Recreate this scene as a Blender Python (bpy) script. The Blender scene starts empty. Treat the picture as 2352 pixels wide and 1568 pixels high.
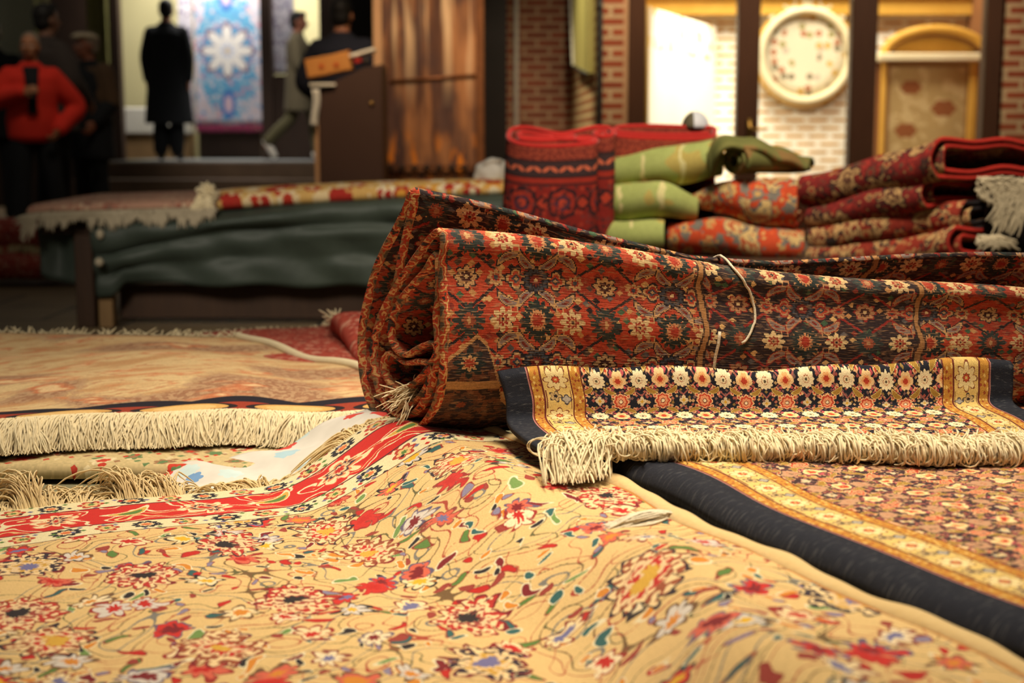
import bpy, math, random
import numpy as np
from mathutils import Vector
random.seed(7)
rng = np.random.default_rng(11)
SC = bpy.context.scene
COL = SC.collection
PI = math.pi

# ------------------------------------------------------------------ camera
FPX = 3267.0
CAMZ = 0.74
PITCH = math.atan((784 - 330) / FPX)
CP, SP = math.cos(PITCH), math.sin(PITCH)
cam_data = bpy.data.cameras.new('camera')
cam = bpy.data.objects.new('camera', cam_data)
COL.objects.link(cam)
cam.location = (0, 0, CAMZ)
cam.rotation_euler = (PI / 2 - PITCH, 0, 0)
cam_data.sensor_width = 36.0
cam_data.lens = FPX * 36.0 / 2352.0
cam_data.clip_start = 0.05
cam_data.clip_end = 200
cam_data.dof.use_dof = True
cam_data.dof.focus_distance = 2.02
cam_data.dof.aperture_fstop = 4.2
SC.camera = cam


def ray(px, py):
    a, b = (px - 1176) / FPX, (784 - py) / FPX
    return np.array((a, CP + b * SP, -SP + b * CP))


def at_z(px, py, z):
    d = ray(px, py)
    return np.array((0, 0, CAMZ)) + d * ((z - CAMZ) / d[2])


def at_y(px, py, y):
    d = ray(px, py)
    return np.array((0, 0, CAMZ)) + d * (y / d[1])


def sstep(a, b, x):
    t = np.clip((np.asarray(x, float) - a) / (b - a), 0, 1)
    return t * t * (3 - 2 * t)


def catmull(P, n, closed=False):
    """n points evenly spaced by length along a smooth curve through P"""
    P = np.asarray(P, float)
    if closed:
        Q = np.vstack([P[-1], P, P[0], P[1]])
    else:
        Q = np.vstack([2 * P[0] - P[1], P, 2 * P[-1] - P[-2]])
    out = []
    for i in range(1, len(Q) - 2):
        p0, p1, p2, p3 = Q[i - 1], Q[i], Q[i + 1], Q[i + 2]
        for t in np.linspace(0, 1, 14, endpoint=False):
            out.append(0.5 * (2 * p1 + (p2 - p0) * t + (2 * p0 - 5 * p1 + 4 * p2 - p3) * t * t + (3 * p1 - p0 - 3 * p2 + p3) * t ** 3))
    out.append(Q[-2])
    out = np.array(out)
    s = np.r_[0, np.cumsum(np.linalg.norm(np.diff(out, axis=0), axis=1))]
    ss = np.linspace(0, s[-1], n)
    return np.stack([np.interp(ss, s, out[:, k]) for k in range(out.shape[1])], 1)


# ------------------------------------------------------------------ objects
def tag(o, label, cat, group=None):
    o['label'] = label
    o['category'] = cat
    if group:
        o['group'] = group
    return o


def empty(name, loc=(0, 0, 0), rz=0.0):
    o = bpy.data.objects.new(name, None)
    COL.objects.link(o)
    o.location = tuple(loc)
    o.rotation_euler = (0, 0, rz)
    return o


def thing(name, label, cat, loc=(0, 0, 0), rz=0.0, group=None):
    return tag(empty(name, loc, rz), label, cat, group)


def link_mesh(name, me, mats, parent=None, smooth=True):
    o = bpy.data.objects.new(name, me)
    COL.objects.link(o)
    for m in (mats if isinstance(mats, (list, tuple)) else [mats]):
        me.materials.append(m)
    if smooth:
        me.polygons.foreach_set('use_smooth', np.ones(len(me.polygons), bool))
    if parent is not None:
        o.parent = parent
        # verts are given in world space: bring them into the parent's frame
        inv = np.array(parent_matrix(parent).inverted())
        n = len(me.vertices)
        co = np.empty(n * 3)
        me.vertices.foreach_get('co', co)
        co = co.reshape(-1, 3) @ inv[:3, :3].T + inv[:3, 3]
        me.vertices.foreach_set('co', co.ravel())
    me.update()
    return o


def parent_matrix(o):
    from mathutils import Matrix, Euler
    m = Matrix.LocRotScale(o.location, o.rotation_euler.to_quaternion() if o.rotation_mode == 'XYZ' else o.rotation_quaternion, o.scale)
    if o.parent is not None:
        return parent_matrix(o.parent) @ m
    return m


def struct(name, me_obj):
    me_obj['kind'] = 'structure'
    return me_obj


class MB:
    """collects verts / faces / uvs, builds one mesh object"""

    def __init__(s):
        s.v, s.f, s.uv, s.mi = [], [], [], []

    def add(s, V, F, UV=None, mi=0):
        b = len(s.v)
        s.v.extend([tuple(map(float, p)) for p in V])
        for f in F:
            s.f.append(tuple(i + b for i in f))
            s.mi.append(mi)
        if UV is None:
            UV = [(0.0, 0.0)] * len(V)
        s.uv.extend([tuple(map(float, p)) for p in UV])
        return s

    def box(s, c, d, rz=0.0, tilt=None, mi=0, bev=0.0):
        """centre c, full size d, bevelled corners when bev > 0"""
        hx, hy, hz = d[0] / 2, d[1] / 2, d[2] / 2
        b = min(bev, hx * .49, hy * .49, hz * .49)
        if b <= 0:
            P = [(x, y, z) for z in (-hz, hz) for x, y in ((-hx, -hy), (hx, -hy), (hx, hy), (-hx, hy))]
            F = [(3, 2, 1, 0), (4, 5, 6, 7), (0, 1, 5, 4), (1, 2, 6, 5), (2, 3, 7, 6), (3, 0, 4, 7)]
        else:
            rings = []
            for (z, k) in ((-hz, b), (-hz + b, 0), (hz - b, 0), (hz, b)):
                x, y = hx - k, hy - k
                e = b if k == 0 else b * .6
                rings.append([(-x + e, -y, z), (x - e, -y, z), (x, -y + e, z), (x, y - e, z), (x - e, y, z), (-x + e, y, z), (-x, y - e, z), (-x, -y + e, z)])
            P = [p for r in rings for p in r]
            F = [tuple(range(7, -1, -1)), tuple(range(24, 32))]
            for r in range(3):
                for k in range(8):
                    F.append((r * 8 + k, r * 8 + (k + 1) % 8, r * 8 + 8 + (k + 1) % 8, r * 8 + 8 + k))
        P = np.array(P)
        UV = np.stack([P[:, 0] + P[:, 1], P[:, 2]], 1)
        if tilt is not None:
            P = P @ rot_x(tilt).T
        ca, sa = math.cos(rz), math.sin(rz)
        P = P @ np.array([[ca, -sa, 0], [sa, ca, 0], [0, 0, 1]]).T + np.array(c)
        return s.add(P, F, UV, mi)

    def tube(s, pts, r, n=6, caps=True, mi=0, flat=1.0, up=None):
        pts = np.asarray(pts, float)
        m = len(pts)
        rr = np.broadcast_to(np.asarray(r, float), (m,))
        T = np.gradient(pts, axis=0)
        T /= np.linalg.norm(T, axis=1)[:, None] + 1e-12
        ref = np.array((0, 0, 1.0)) if up is None else np.array(up, float)
        if abs(T[0] @ ref) > .95 and up is None:
            ref = np.array((1.0, 0, 0))
        N = np.cross(T[0], ref)
        N /= np.linalg.norm(N) + 1e-12
        V = []
        for i in range(m):
            N = N - T[i] * (N @ T[i])
            N /= np.linalg.norm(N) + 1e-12
            B = np.cross(T[i], N)
            for k in range(n):
                a = 2 * PI * k / n
                V.append(pts[i] + rr[i] * (math.cos(a) * N + flat * math.sin(a) * B))
        F = []
        for i in range(m - 1):
            for k in range(n):
                k2 = (k + 1) % n
                F.append((i * n + k, i * n + k2, i * n + n + k2, i * n + n + k))
        if caps:
            F.append(tuple(range(n - 1, -1, -1)))
            F.append(tuple(range((m - 1) * n, m * n)))
        L = np.r_[0, np.cumsum(np.linalg.norm(np.diff(pts, axis=0), axis=1))]
        UV = [(k / n, L[i]) for i in range(m) for k in range(n)]
        return s.add(V, F, UV, mi)

    def lathe(s, c, prof, n=24, mi=0):
        """prof: list of (r, z)"""
        V, F = [], []
        for r, z in prof:
            for k in range(n):
                a = 2 * PI * k / n
                V.append((c[0] + r * math.cos(a), c[1] + r * math.sin(a), c[2] + z))
        for i in range(len(prof) - 1):
            for k in range(n):
                k2 = (k + 1) % n
                F.append((i * n + k, i * n + k2, i * n + n + k2, i * n + n + k))
        F.append(tuple(range(n - 1, -1, -1)))
        F.append(tuple(range((len(prof) - 1) * n, len(prof) * n)))
        return s.add(V, F, None, mi)

    def ellipsoid(s, c, r, nu=16, nv=12, mi=0):
        V, F = [], []
        for j in range(nv + 1):
            th = PI * j / nv
            for k in range(nu):
                a = 2 * PI * k / nu
                V.append((c[0] + r[0] * math.sin(th) * math.cos(a), c[1] + r[1] * math.sin(th) * math.sin(a), c[2] + r[2] * math.cos(th)))
        for j in range(nv):
            for k in range(nu):
                k2 = (k + 1) % nu
                F.append((j * nu + k, j * nu + nu + k, j * nu + nu + k2, j * nu + k2))
        return s.add(V, F, None, mi)

    def build(s, name, mats, parent=None, smooth=True):
        me = bpy.data.meshes.new(name)
        me.from_pydata(s.v, [], s.f)
        uv = me.uv_layers.new(name='UVMap')
        li = np.empty(len(me.loops), np.int32)
        me.loops.foreach_get('vertex_index', li)
        uv.data.foreach_set('uv', np.array(s.uv, float)[li].ravel())
        me.polygons.foreach_set('material_index', np.array(s.mi, np.int32))
        return link_mesh(name, me, mats, parent, smooth)


def rot_x(a):
    c, s = math.cos(a), math.sin(a)
    return np.array([[1, 0, 0], [0, c, -s], [0, s, c]])


def sheet(name, P, UV, mats, parent=None, thick=0.0, offset=-1.0, rim=0, smooth=True):
    """a grid of points P (nu, nv, 3) with UV (nu, nv, 2) as one mesh, given real thickness"""
    nu, nv = P.shape[:2]
    idx = np.arange(nu * nv).reshape(nu, nv)
    F = np.stack([idx[:-1, :-1], idx[1:, :-1], idx[1:, 1:], idx[:-1, 1:]], -1).reshape(-1, 4)
    me = bpy.data.meshes.new(name)
    me.vertices.add(nu * nv)
    me.vertices.foreach_set('co', P.reshape(-1).astype(float))
    me.loops.add(F.size)
    me.loops.foreach_set('vertex_index', F.ravel().astype(np.int32))
    me.polygons.add(len(F))
    me.polygons.foreach_set('loop_start', np.arange(0, F.size, 4, dtype=np.int32))
    try:
        me.polygons.foreach_set('loop_total', np.full(len(F), 4, np.int32))
    except Exception:
        pass
    uv = me.uv_layers.new(name='UVMap')
    uv.data.foreach_set('uv', UV.reshape(-1, 2)[F.ravel()].astype(float).ravel())
    me.update(calc_edges=True)
    o = link_mesh(name, me, mats, parent, smooth)
    if thick > 0:
        md = o.modifiers.new('thickness', 'SOLIDIFY')
        md.thickness = thick
        md.offset = offset
        md.use_rim = True
        md.material_offset_rim = rim
    return o


def strands(name, paths, r, mat, parent, n=4):
    """many yarns as one mesh; paths: list of (m,3) arrays of equal length m"""
    paths = np.asarray(paths, float)
    K, m, _ = paths.shape
    T = np.gradient(paths, axis=1)
    T /= np.linalg.norm(T, axis=2, keepdims=True) + 1e-12
    ref = np.array((0.31, 0.22, 0.92))
    N = np.cross(T, ref)
    N /= np.linalg.norm(N, axis=2, keepdims=True) + 1e-12
    B = np.cross(T, N)
    taper = np.ones(m)
    taper[-1] = .6
    ang = 2 * PI * np.arange(n) / n
    V = paths[:, :, None, :] + r * taper[None, :, None, None] * (np.cos(ang)[None, None, :, None] * N[:, :, None, :] + np.sin(ang)[None, None, :, None] * B[:, :, None, :])
    base = (np.arange(K) * m * n)[:, None, None]
    i = np.arange(m - 1)[None, :, None] * n
    k = np.arange(n)[None, None, :]
    k2 = (k + 1) % n
    F = np.stack([base + i + k, base + i + k2, base + i + n + k2, base + i + n + k], -1).reshape(-1, 4)
    me = bpy.data.meshes.new(name)
    me.vertices.add(K * m * n)
    me.vertices.foreach_set('co', V.reshape(-1))
    me.loops.add(F.size)
    me.loops.foreach_set('vertex_index', F.ravel().astype(np.int32))
    me.polygons.add(len(F))
    me.polygons.foreach_set('loop_start', np.arange(0, F.size, 4, dtype=np.int32))
    me.update(calc_edges=True)
    return link_mesh(name, me, mat, parent)


# ------------------------------------------------------------------ node graphs written as expressions
TREE = None


class X:
    __slots__ = ('s',)

    def __init__(self, s): self.s = s
    def __add__(a, b): return M('ADD', a, b)
    def __radd__(a, b): return M('ADD', b, a)
    def __sub__(a, b): return M('SUBTRACT', a, b)
    def __rsub__(a, b): return M('SUBTRACT', b, a)
    def __mul__(a, b): return M('MULTIPLY', a, b)
    def __rmul__(a, b): return M('MULTIPLY', b, a)
    def __truediv__(a, b): return M('DIVIDE', a, b)
    def __rtruediv__(a, b): return M('DIVIDE', b, a)
    def __lt__(a, b): return M('LESS_THAN', a, b)
    def __gt__(a, b): return M('GREATER_THAN', a, b)
    def __neg__(a): return M('MULTIPLY', a, -1.0)


def put(inp, v):
    if isinstance(v, X):
        TREE.links.new(v.s, inp)
    elif isinstance(v, (tuple, list)):
        inp.default_value = tuple(v) if len(v) == len(inp.default_value) else tuple(v) + (1.0,)
    else:
        inp.default_value = v


def node(t, **kw):
    n = TREE.nodes.new(t)
    for k, v in kw.items():
        setattr(n, k, v)
    return n


def M(op, a, b=None, c=None):
    n = node('ShaderNodeMath', operation=op)
    put(n.inputs[0], a)
    if b is not None: put(n.inputs[1], b)
    if c is not None: put(n.inputs[2], c)
    return X(n.outputs[0])


def fabs(a): return M('ABSOLUTE', a)
def ffloor(a): return M('FLOOR', a)
def frac(a): return M('FRACT', a)
def fsqrt(a): return M('SQRT', a)
def fsin(a): return M('SINE', a)
def fcos(a): return M('COSINE', a)
def fmin(a, b): return M('MINIMUM', a, b)
def fmax(a, b): return M('MAXIMUM', a, b)
def fold(a, p): return M('PINGPONG', a, p / 2.0)
def wrapc(a, p): return M('WRAP', a, p / 2.0, -p / 2.0)
def quant(a, k): return M('SNAP', a, k) + k / 2


def mixc(f, a, b, mode='MIX'):
    n = node('ShaderNodeMix', data_type='RGBA', blend_type=mode)
    put(n.inputs[0], f)
    put(n.inputs[6], a)
    put(n.inputs[7], b)
    return X(n.outputs[2])


def lerp(f, a, b):
    return M('MULTIPLY_ADD', f, b - a, a) if not isinstance(a, X) and not isinstance(b, X) else a + f * (b - a)


def uvcoord():
    n = node('ShaderNodeUVMap', uv_map='UVMap')
    sp = node('ShaderNodeSeparateXYZ')
    TREE.links.new(n.outputs[0], sp.inputs[0])
    return X(sp.outputs[0]), X(sp.outputs[1])


def objcoord():
    n = node('ShaderNodeTexCoord')
    sp = node('ShaderNodeSeparateXYZ')
    TREE.links.new(n.outputs['Object'], sp.inputs[0])
    return X(sp.outputs[0]), X(sp.outputs[1]), X(sp.outputs[2])


def vec(x, y, z=0.0):
    n = node('ShaderNodeCombineXYZ')
    put(n.inputs[0], x); put(n.inputs[1], y); put(n.inputs[2], z)
    return X(n.outputs[0])


def noise(v, scale=1.0, detail=1.0, dim='2D', dist=0.0):
    n = node('ShaderNodeTexNoise', noise_dimensions=dim)
    put(n.inputs['Vector'], v)
    n.inputs['Scale'].default_value = scale
    n.inputs['Detail'].default_value = detail
    n.inputs['Distortion'].default_value = dist
    return X(n.outputs[0]), X(n.outputs[1])


def white(v):
    n = node('ShaderNodeTexWhiteNoise', noise_dimensions='2D')
    put(n.inputs['Vector'], v)
    return X(n.outputs[0])


def cells(x, y, rnd=.85):
    """jittered cells of unit size: offset from the nearest cell's heart, and three random numbers"""
    n = node('ShaderNodeTexVoronoi', voronoi_dimensions='2D', feature='F1')
    put(n.inputs['Vector'], vec(x, y))
    n.inputs['Scale'].default_value = 1.0
    n.inputs['Randomness'].default_value = rnd
    sp = node('ShaderNodeSeparateXYZ')
    TREE.links.new(n.outputs['Position'], sp.inputs[0])
    sc = node('ShaderNodeSeparateColor')
    TREE.links.new(n.outputs['Color'], sc.inputs[0])
    return x - X(sp.outputs[0]), y - X(sp.outputs[1]), X(sc.outputs[0]), X(sc.outputs[1]), X(sc.outputs[2])


def palette(f, cols):
    n = node('ShaderNodeValToRGB')
    cr = n.color_ramp
    cr.interpolation = 'CONSTANT'
    for i, c in enumerate(cols):
        e = cr.elements[i] if i < 2 else cr.elements.new(i / len(cols))
        e.position = i / len(cols)
        e.color = tuple(c) + (1.0,)
    put(n.inputs[0], f)
    return X(n.outputs[0])


def ramp(f, stops):
    n = node('ShaderNodeValToRGB')
    cr = n.color_ramp
    for i, (p, c) in enumerate(stops):
        e = cr.elements[i] if i < 2 else cr.elements.new(p)
        e.position = p
        e.color = tuple(c) + (1.0,)
    put(n.inputs[0], f)
    return X(n.outputs[0])


def rgb(r, g, b):
    def f(c):
        c /= 255.0
        return c / 12.92 if c <= .04045 else ((c + .055) / 1.055) ** 2.4
    return (f(r), f(g), f(b))


def material(name, fn, rough=.9, spec=.25, bump=None, metallic=0.0, sheen=0.0, emit=None):
    """fn() -> colour (and optionally a height for the bump) written as an expression"""
    global TREE
    m = bpy.data.materials.new(name)
    m.use_nodes = True
    TREE = m.node_tree
    TREE.nodes.clear()
    out = node('ShaderNodeOutputMaterial')
    p = node('ShaderNodeBsdfPrincipled')
    TREE.links.new(p.outputs[0], out.inputs[0])
    r = fn() if callable(fn) else fn
    h = None
    if isinstance(r, tuple) and len(r) == 2:
        r, h = r
    put(p.inputs['Base Color'], r)
    put(p.inputs['Roughness'], rough() if callable(rough) else rough)
    p.inputs['Specular IOR Level'].default_value = spec
    p.inputs['Metallic'].default_value = metallic
    if sheen:
        p.inputs['Sheen Weight'].default_value = sheen
    if emit:
        put(p.inputs['Emission Color'], emit[0])
        p.inputs['Emission Strength'].default_value = emit[1]
    if h is not None:
        b = node('ShaderNodeBump')
        b.inputs['Distance'].default_value = bump or .002
        b.inputs['Strength'].default_value = .6
        put(b.inputs['Height'], h)
        TREE.links.new(b.outputs[0], p.inputs['Normal'])
    return m


# motif shapes: each gives a distance that is < 1 inside
def radial(x, y):
    return fsqrt(x * x + y * y), M('ARCTAN2', y, x)


def rosette(x, y, r, n, k, ph=0.0):
    L, th = radial(x, y)
    return L / (r * (1 - k) + (r * k) * fabs(fcos(th * (n / 2.0) + ph)))


def leaf(x, y, ang, ln, wd, bend=0.0):
    ca, sa = math.cos(ang), math.sin(ang)
    a = x * ca + y * sa
    b = y * ca - x * sa
    if bend:
        b = b + a * a * bend
    a = a * (1 / ln)
    b = b * (1 / wd)
    return a * a + b * b


def over(c, d, lim, colour):
    """paint colour where d < lim"""
    return mixc(d < lim, c, colour)


def flower(c, d, *rings):
    """rings: (limit, colour) from the outside in"""
    for lim, colour in rings:
        c = over(c, d, lim, colour)
    return c
# ------------------------------------------------------------------ materials
INK = rgb(38, 30, 34)
NAVY = rgb(30, 31, 42)


def knots(u, v, k, amt=.22):
    """every knot of a pile carpet dyes a little differently"""
    w = white(vec(M('SNAP', u, k), M('SNAP', v, k)))
    return (1 - amt) + w * (2 * amt)


def shade(c, f):
    return mixc(1.0, c, vec(f, f, f), 'MULTIPLY')


def soft(f, a, b):
    """0 below a, 1 above b, straight between"""
    n = node('ShaderNodeMapRange')
    put(n.inputs[0], f)
    n.inputs[1].default_value = a
    n.inputs[2].default_value = b
    return X(n.outputs[0])


def m_roll_fn():
    u0, v0 = uvcoord()
    wob = noise(vec(u0, v0), 14, 1)[0] - .5
    k = .0019
    u = quant(u0 + wob * .004, k)
    v = quant(v0 + wob * .006, k)
    P, Q = .238, .146
    a = fold((u - .032) * (1 / .84), P)
    b = fold((v - .066) * (1 / .84), Q)
    # three fields along the carpet: brick red, midnight, brick red; midnight again on the far lobe
    mid = fmax((u > .376) * (u < .715), (v > .78) * (u < .95))
    n1 = noise(vec(u * 2, v * 9), 3, 2)[0]
    red = mixc(n1 > .54, rgb(176, 66, 44), rgb(150, 56, 40))
    c = mixc(mid, red, rgb(50, 38, 40))
    tan = mixc(mid, rgb(190, 148, 102), rgb(172, 124, 88))
    dark = mixc(mid, rgb(48, 38, 40), rgb(142, 44, 38))
    cream = rgb(208, 178, 130)
    grn = rgb(66, 92, 68)
    blu = rgb(64, 66, 74)
    # scattered little sprigs
    cx, cy, r1, r2, r3 = cells(u * 70, v * 70)
    dd = fabs(cx) + fabs(cy)
    c = mixc((dd < .42) * (r1 > .34), c, palette(r2, [rgb(84, 64, 54), rgb(190, 138, 88), grn, INK, rgb(128, 46, 38), rgb(206, 164, 108), rgb(90, 84, 84)]))
    # lattice diamonds, stepped
    dm = a * (1 / .066) + b * (1 / .053)
    c = mixc((fabs(dm - 1) < .060), c, dark)
    # curled leaves with a spine
    for (lx, ly, an, bd) in ((.068, .041, .50, 16.0), (.098, .030, -.75, -14.0)):
        lf = leaf(a - lx, b - ly, an, .021, .0068, bd)
        c = flower(c, lf, (1.7, dark), (1.15, tan), (.62, rgb(132, 112, 106)), (.12, rgb(120, 46, 38)))
    # key-shaped scrolls
    kx, ky = fabs(fabs(a - .092) - .012), fabs(b - .055)
    c = mixc((fmax(kx, ky) < .0068) * (fmax(kx, ky) > .0042), c, tan)
    # lozenge between rosettes
    lz = rosette(a - .0845, b, .0165, 4, .40)
    c = flower(c, lz, (1.3, dark), (1.02, tan), (.78, red), (.45, blu), (.2, tan))
    # rosettes on the main row
    d = rosette(a, b, .0205, 8, .34)
    c = flower(c, d, (1.12, dark), (.95, tan), (.55, rgb(72, 40, 34)), (.20, cream))
    d = rosette(a - .051, b, .0150, 8, .42)
    c = flower(c, d, (1.0, tan), (.55, rgb(160, 54, 38)), (.28, blu))
    d = rosette(a - P / 2, b, .0235, 12, .25)
    c = flower(c, d, (1.1, INK), (.92, blu), (.66, rgb(46, 34, 36)), (.46, rgb(120, 44, 36)), (.16, cream))
    # palmettes and cream stars on the row between
    d = rosette(a - P / 2, (b - Q / 2) * .8, .030, 16, .34, .6)
    c = flower(c, d, (1.0, rgb(42, 50, 48)), (.52, rgb(190, 132, 90)), (.34, rgb(160, 54, 38)))
    d = rosette(a, (b - Q / 2) * .85, .028, 14, .38, .3)
    c = flower(c, d, (1.0, rgb(52, 58, 56)), (.46, rgb(150, 76, 54)), (.2, tan))
    d = rosette(a - P / 4, b - Q / 2, .0225, 8, .45)
    c = flower(c, d, (1.0, cream), (.5, rgb(150, 50, 38)), (.28, tan), (.13, INK))
    # guard lines where the fields meet, and the scalloped border low down on the end
    for e in (.376, .715):
        g = fabs(u - e + wob * .02)
        c = mixc(g < .0075, c, rgb(62, 44, 38))
        c = mixc(g < .0040, c, rgb(166, 120, 76))
    sc_ = v - .150 - fabs(wrapc(u - .045, .09)) * .9 - fmax(u - .06, 0.0) * 2.0
    end = (sc_ > 0.0) * (u < .12) * (v < .40)
    cb = mixc(noise(vec(u, v), 60, 2)[0] > .52, rgb(60, 46, 46), rgb(112, 70, 52))
    cb = mixc(fabs(v - .225) < .006, cb, rgb(190, 146, 100))
    d = rosette(wrapc(u - .035, .075), v - .262, .026, 8, .3)
    cb = flower(cb, d, (1.0, rgb(90, 62, 52)), (.7, rgb(48, 44, 52)), (.3, rgb(130, 66, 46)))
    d = rosette(wrapc(u - .035, .09), v - .190, .024, 8, .45)
    cb = flower(cb, d, (1.0, rgb(40, 48, 48)), (.55, rgb(190, 146, 100)), (.35, rgb(160, 60, 40)))
    c = mixc(end, c, cb)
    c = mixc((fabs(sc_) < .0035) * (u < .12) * (v < .40), c, rgb(186, 140, 92))
    # the cut end: cord-wrapped edge in short bands of tan, red and black
    eb = noise(vec(u0 * 60, v0 * 38), 1.0, 2)[0]
    c = mixc(u0 + wob * .006 < .0050, c, palette(soft(eb, .28, .72), [rgb(58, 46, 44), rgb(190, 70, 44), rgb(214, 166, 108), rgb(176, 66, 44), rgb(150, 110, 74), rgb(84, 74, 62)]))
    # wear: pale rows of foundation and per-knot dye
    worn = noise(vec(u0 * 60, v0 * 420), 1.0, 1)[0]
    c = mixc(soft(worn, .58, .74) * .6, c, rgb(168, 128, 94))
    c = mixc(soft(worn, .42, .30) * .32, c, rgb(44, 34, 32))
    c = shade(c, knots(u0, v0, k, .16))
    return c, worn


def m_navy_fn(W, faded=False):
    def fn():
        u0, v0 = uvcoord()
        k = .00095
        u, v = quant(u0, k), quant(v0, k)
        w = fmin(u, W - u)
        P, Q = .0640, .0680
        a, b = fold(u - .012, P), fold(v, Q)
        wh, pk, gd = rgb(238, 222, 182), rgb(196, 104, 84), rgb(160, 122, 52)
        rd = rgb(186, 66, 44)
        if faded:
            wh = rgb(186, 142, 110)
            nz = noise(vec(u0, v0), 60, 1)
            sw = node('ShaderNodeSeparateColor'); TREE.links.new(nz[1].s, sw.inputs[0])
            a = fabs(a + (X(sw.outputs[0]) - .5) * .022)
            b = fabs(b + (X(sw.outputs[1]) - .5) * .022)
        c = mixc(.30 if faded else 0.0, NAVY, rgb(104, 66, 60))
        # fine scatter of buds and stems
        cx, cy, r1, r2, r3 = cells(u * 150, v * 150)
        c = mixc(((fabs(cx) + fabs(cy)) < .40) * (r1 > .25), c, palette(r2, [rgb(160, 82, 72), rgb(196, 160, 116), rgb(120, 88, 84), rgb(140, 112, 60), rgb(176, 106, 86)]))
        st = fabs(a * (1 / .026) + b * (1 / .026) - 1)
        c = mixc(st < .055, c, rgb(158, 90, 84))
        for (x, y, r) in ((.016, .0125, .0042), (.0205, .026, .0036), (.011, .0215, .0036)):
            d = rosette(a - x, b - y, r, 5, .3)
            c = flower(c, d, (1.0, rgb(220, 168, 124)), (.45, rd))
        for (x, y) in ((.0235, .0105), (.0205, .0165), (.026, .021)):
            c = over(c, rosette(a - x, b - y, .0026, 4, .1), 1.0, rgb(186, 84, 92))
        # golden curled leaves
        lf = leaf(a - .0155, b - .0185, .55, .0098, .0036, 28.0)
        c = flower(c, lf, (1.6, INK), (1.15, rgb(206, 176, 110)), (.72, gd))
        # rosettes
        d = rosette(a, b, .0132, 12, .22)
        c = flower(c, d, (1.0, wh), (.42, rgb(176, 104, 72)), (.34, wh), (.18, rgb(90, 80, 60)))
        d = rosette(a - P / 2, b, .0128, 6, .25, .4)
        c = flower(c, d, (1.0, rgb(238, 202, 148)), (.62, rgb(232, 170, 112)), (.36, rd))
        d = rosette(a - P / 2, b - Q / 2, .0128, 8, .2)
        c = flower(c, d, (1.0, rgb(230, 180, 132)), (.84, rd), (.62, rgb(222, 150, 108)), (.30, rgb(120, 52, 42)), (.2, wh))
        d = rosette(a, b - Q / 2, .0070, 4, .45)
        c = flower(c, d, (1.0, rgb(206, 186, 150)), (.40, rgb(206, 160, 52)))
        # border bands, from the selvage inwards
        cream = rgb(216, 184, 112)
        bc = cream
        vv = wrapc(v, .066)
        d = rosette(w - .079, vv, .0195, 8, .38)
        bc = flower(bc, d, (1.0, rgb(122, 62, 40)), (.90, rgb(228, 206, 150)), (.36, rgb(124, 60, 40)), (.28, rgb(196, 84, 50)), (.12, cream))
        d = rosette(w - .074, wrapc(v - .029, .066), .0105, 5, .5)
        bc = flower(bc, d, (1.0, rgb(70, 60, 56)), (.8, rgb(190, 160, 112)), (.35, INK))
        d = rosette(w - .090, wrapc(v - .034, .066), .0085, 4, .4)
        bc = flower(bc, d, (1.0, rgb(74, 68, 72)), (.72, rgb(170, 160, 148)))
        ln = (fabs(fabs(w - .079) - .0185) < .0008) * (fabs(vv) > .018)
        bc = mixc(ln, bc, rgb(116, 60, 42))
        gc = rgb(190, 136, 58)
        gx, gy, g1, g2, g3 = cells(w * 150, v * 120)
        gc = mixc((fabs(gx) + fabs(gy)) < .34, gc, palette(g2, [rgb(150, 70, 40), rgb(226, 190, 112), rgb(172, 92, 44)]))
        band = mixc(w > .0575, gc, bc)
        band = mixc(w > .1005, band, gc)
        for e in (.0405, .0575, .1005, .1185):
            band = mixc(fabs(w - e) < .0012, band, rgb(104, 44, 36))
        c = mixc(w < .1185, c, band)
        lint = noise(vec(u0 * 90, v0 * 320), 1.0, 1)[0]
        edge = mixc(soft(lint, .60, .80) * .35, rgb(34, 36, 46), rgb(110, 110, 112))
        c = mixc(w < .0400, c, edge)
        c = mixc(fabs(w - .0390) < .0011, c, rgb(176, 118, 112))
        c = shade(c, knots(u0, v0, .0012, .12))
        return c, noise(vec(u0, v0), 900, 0)[0]
    return fn


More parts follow.
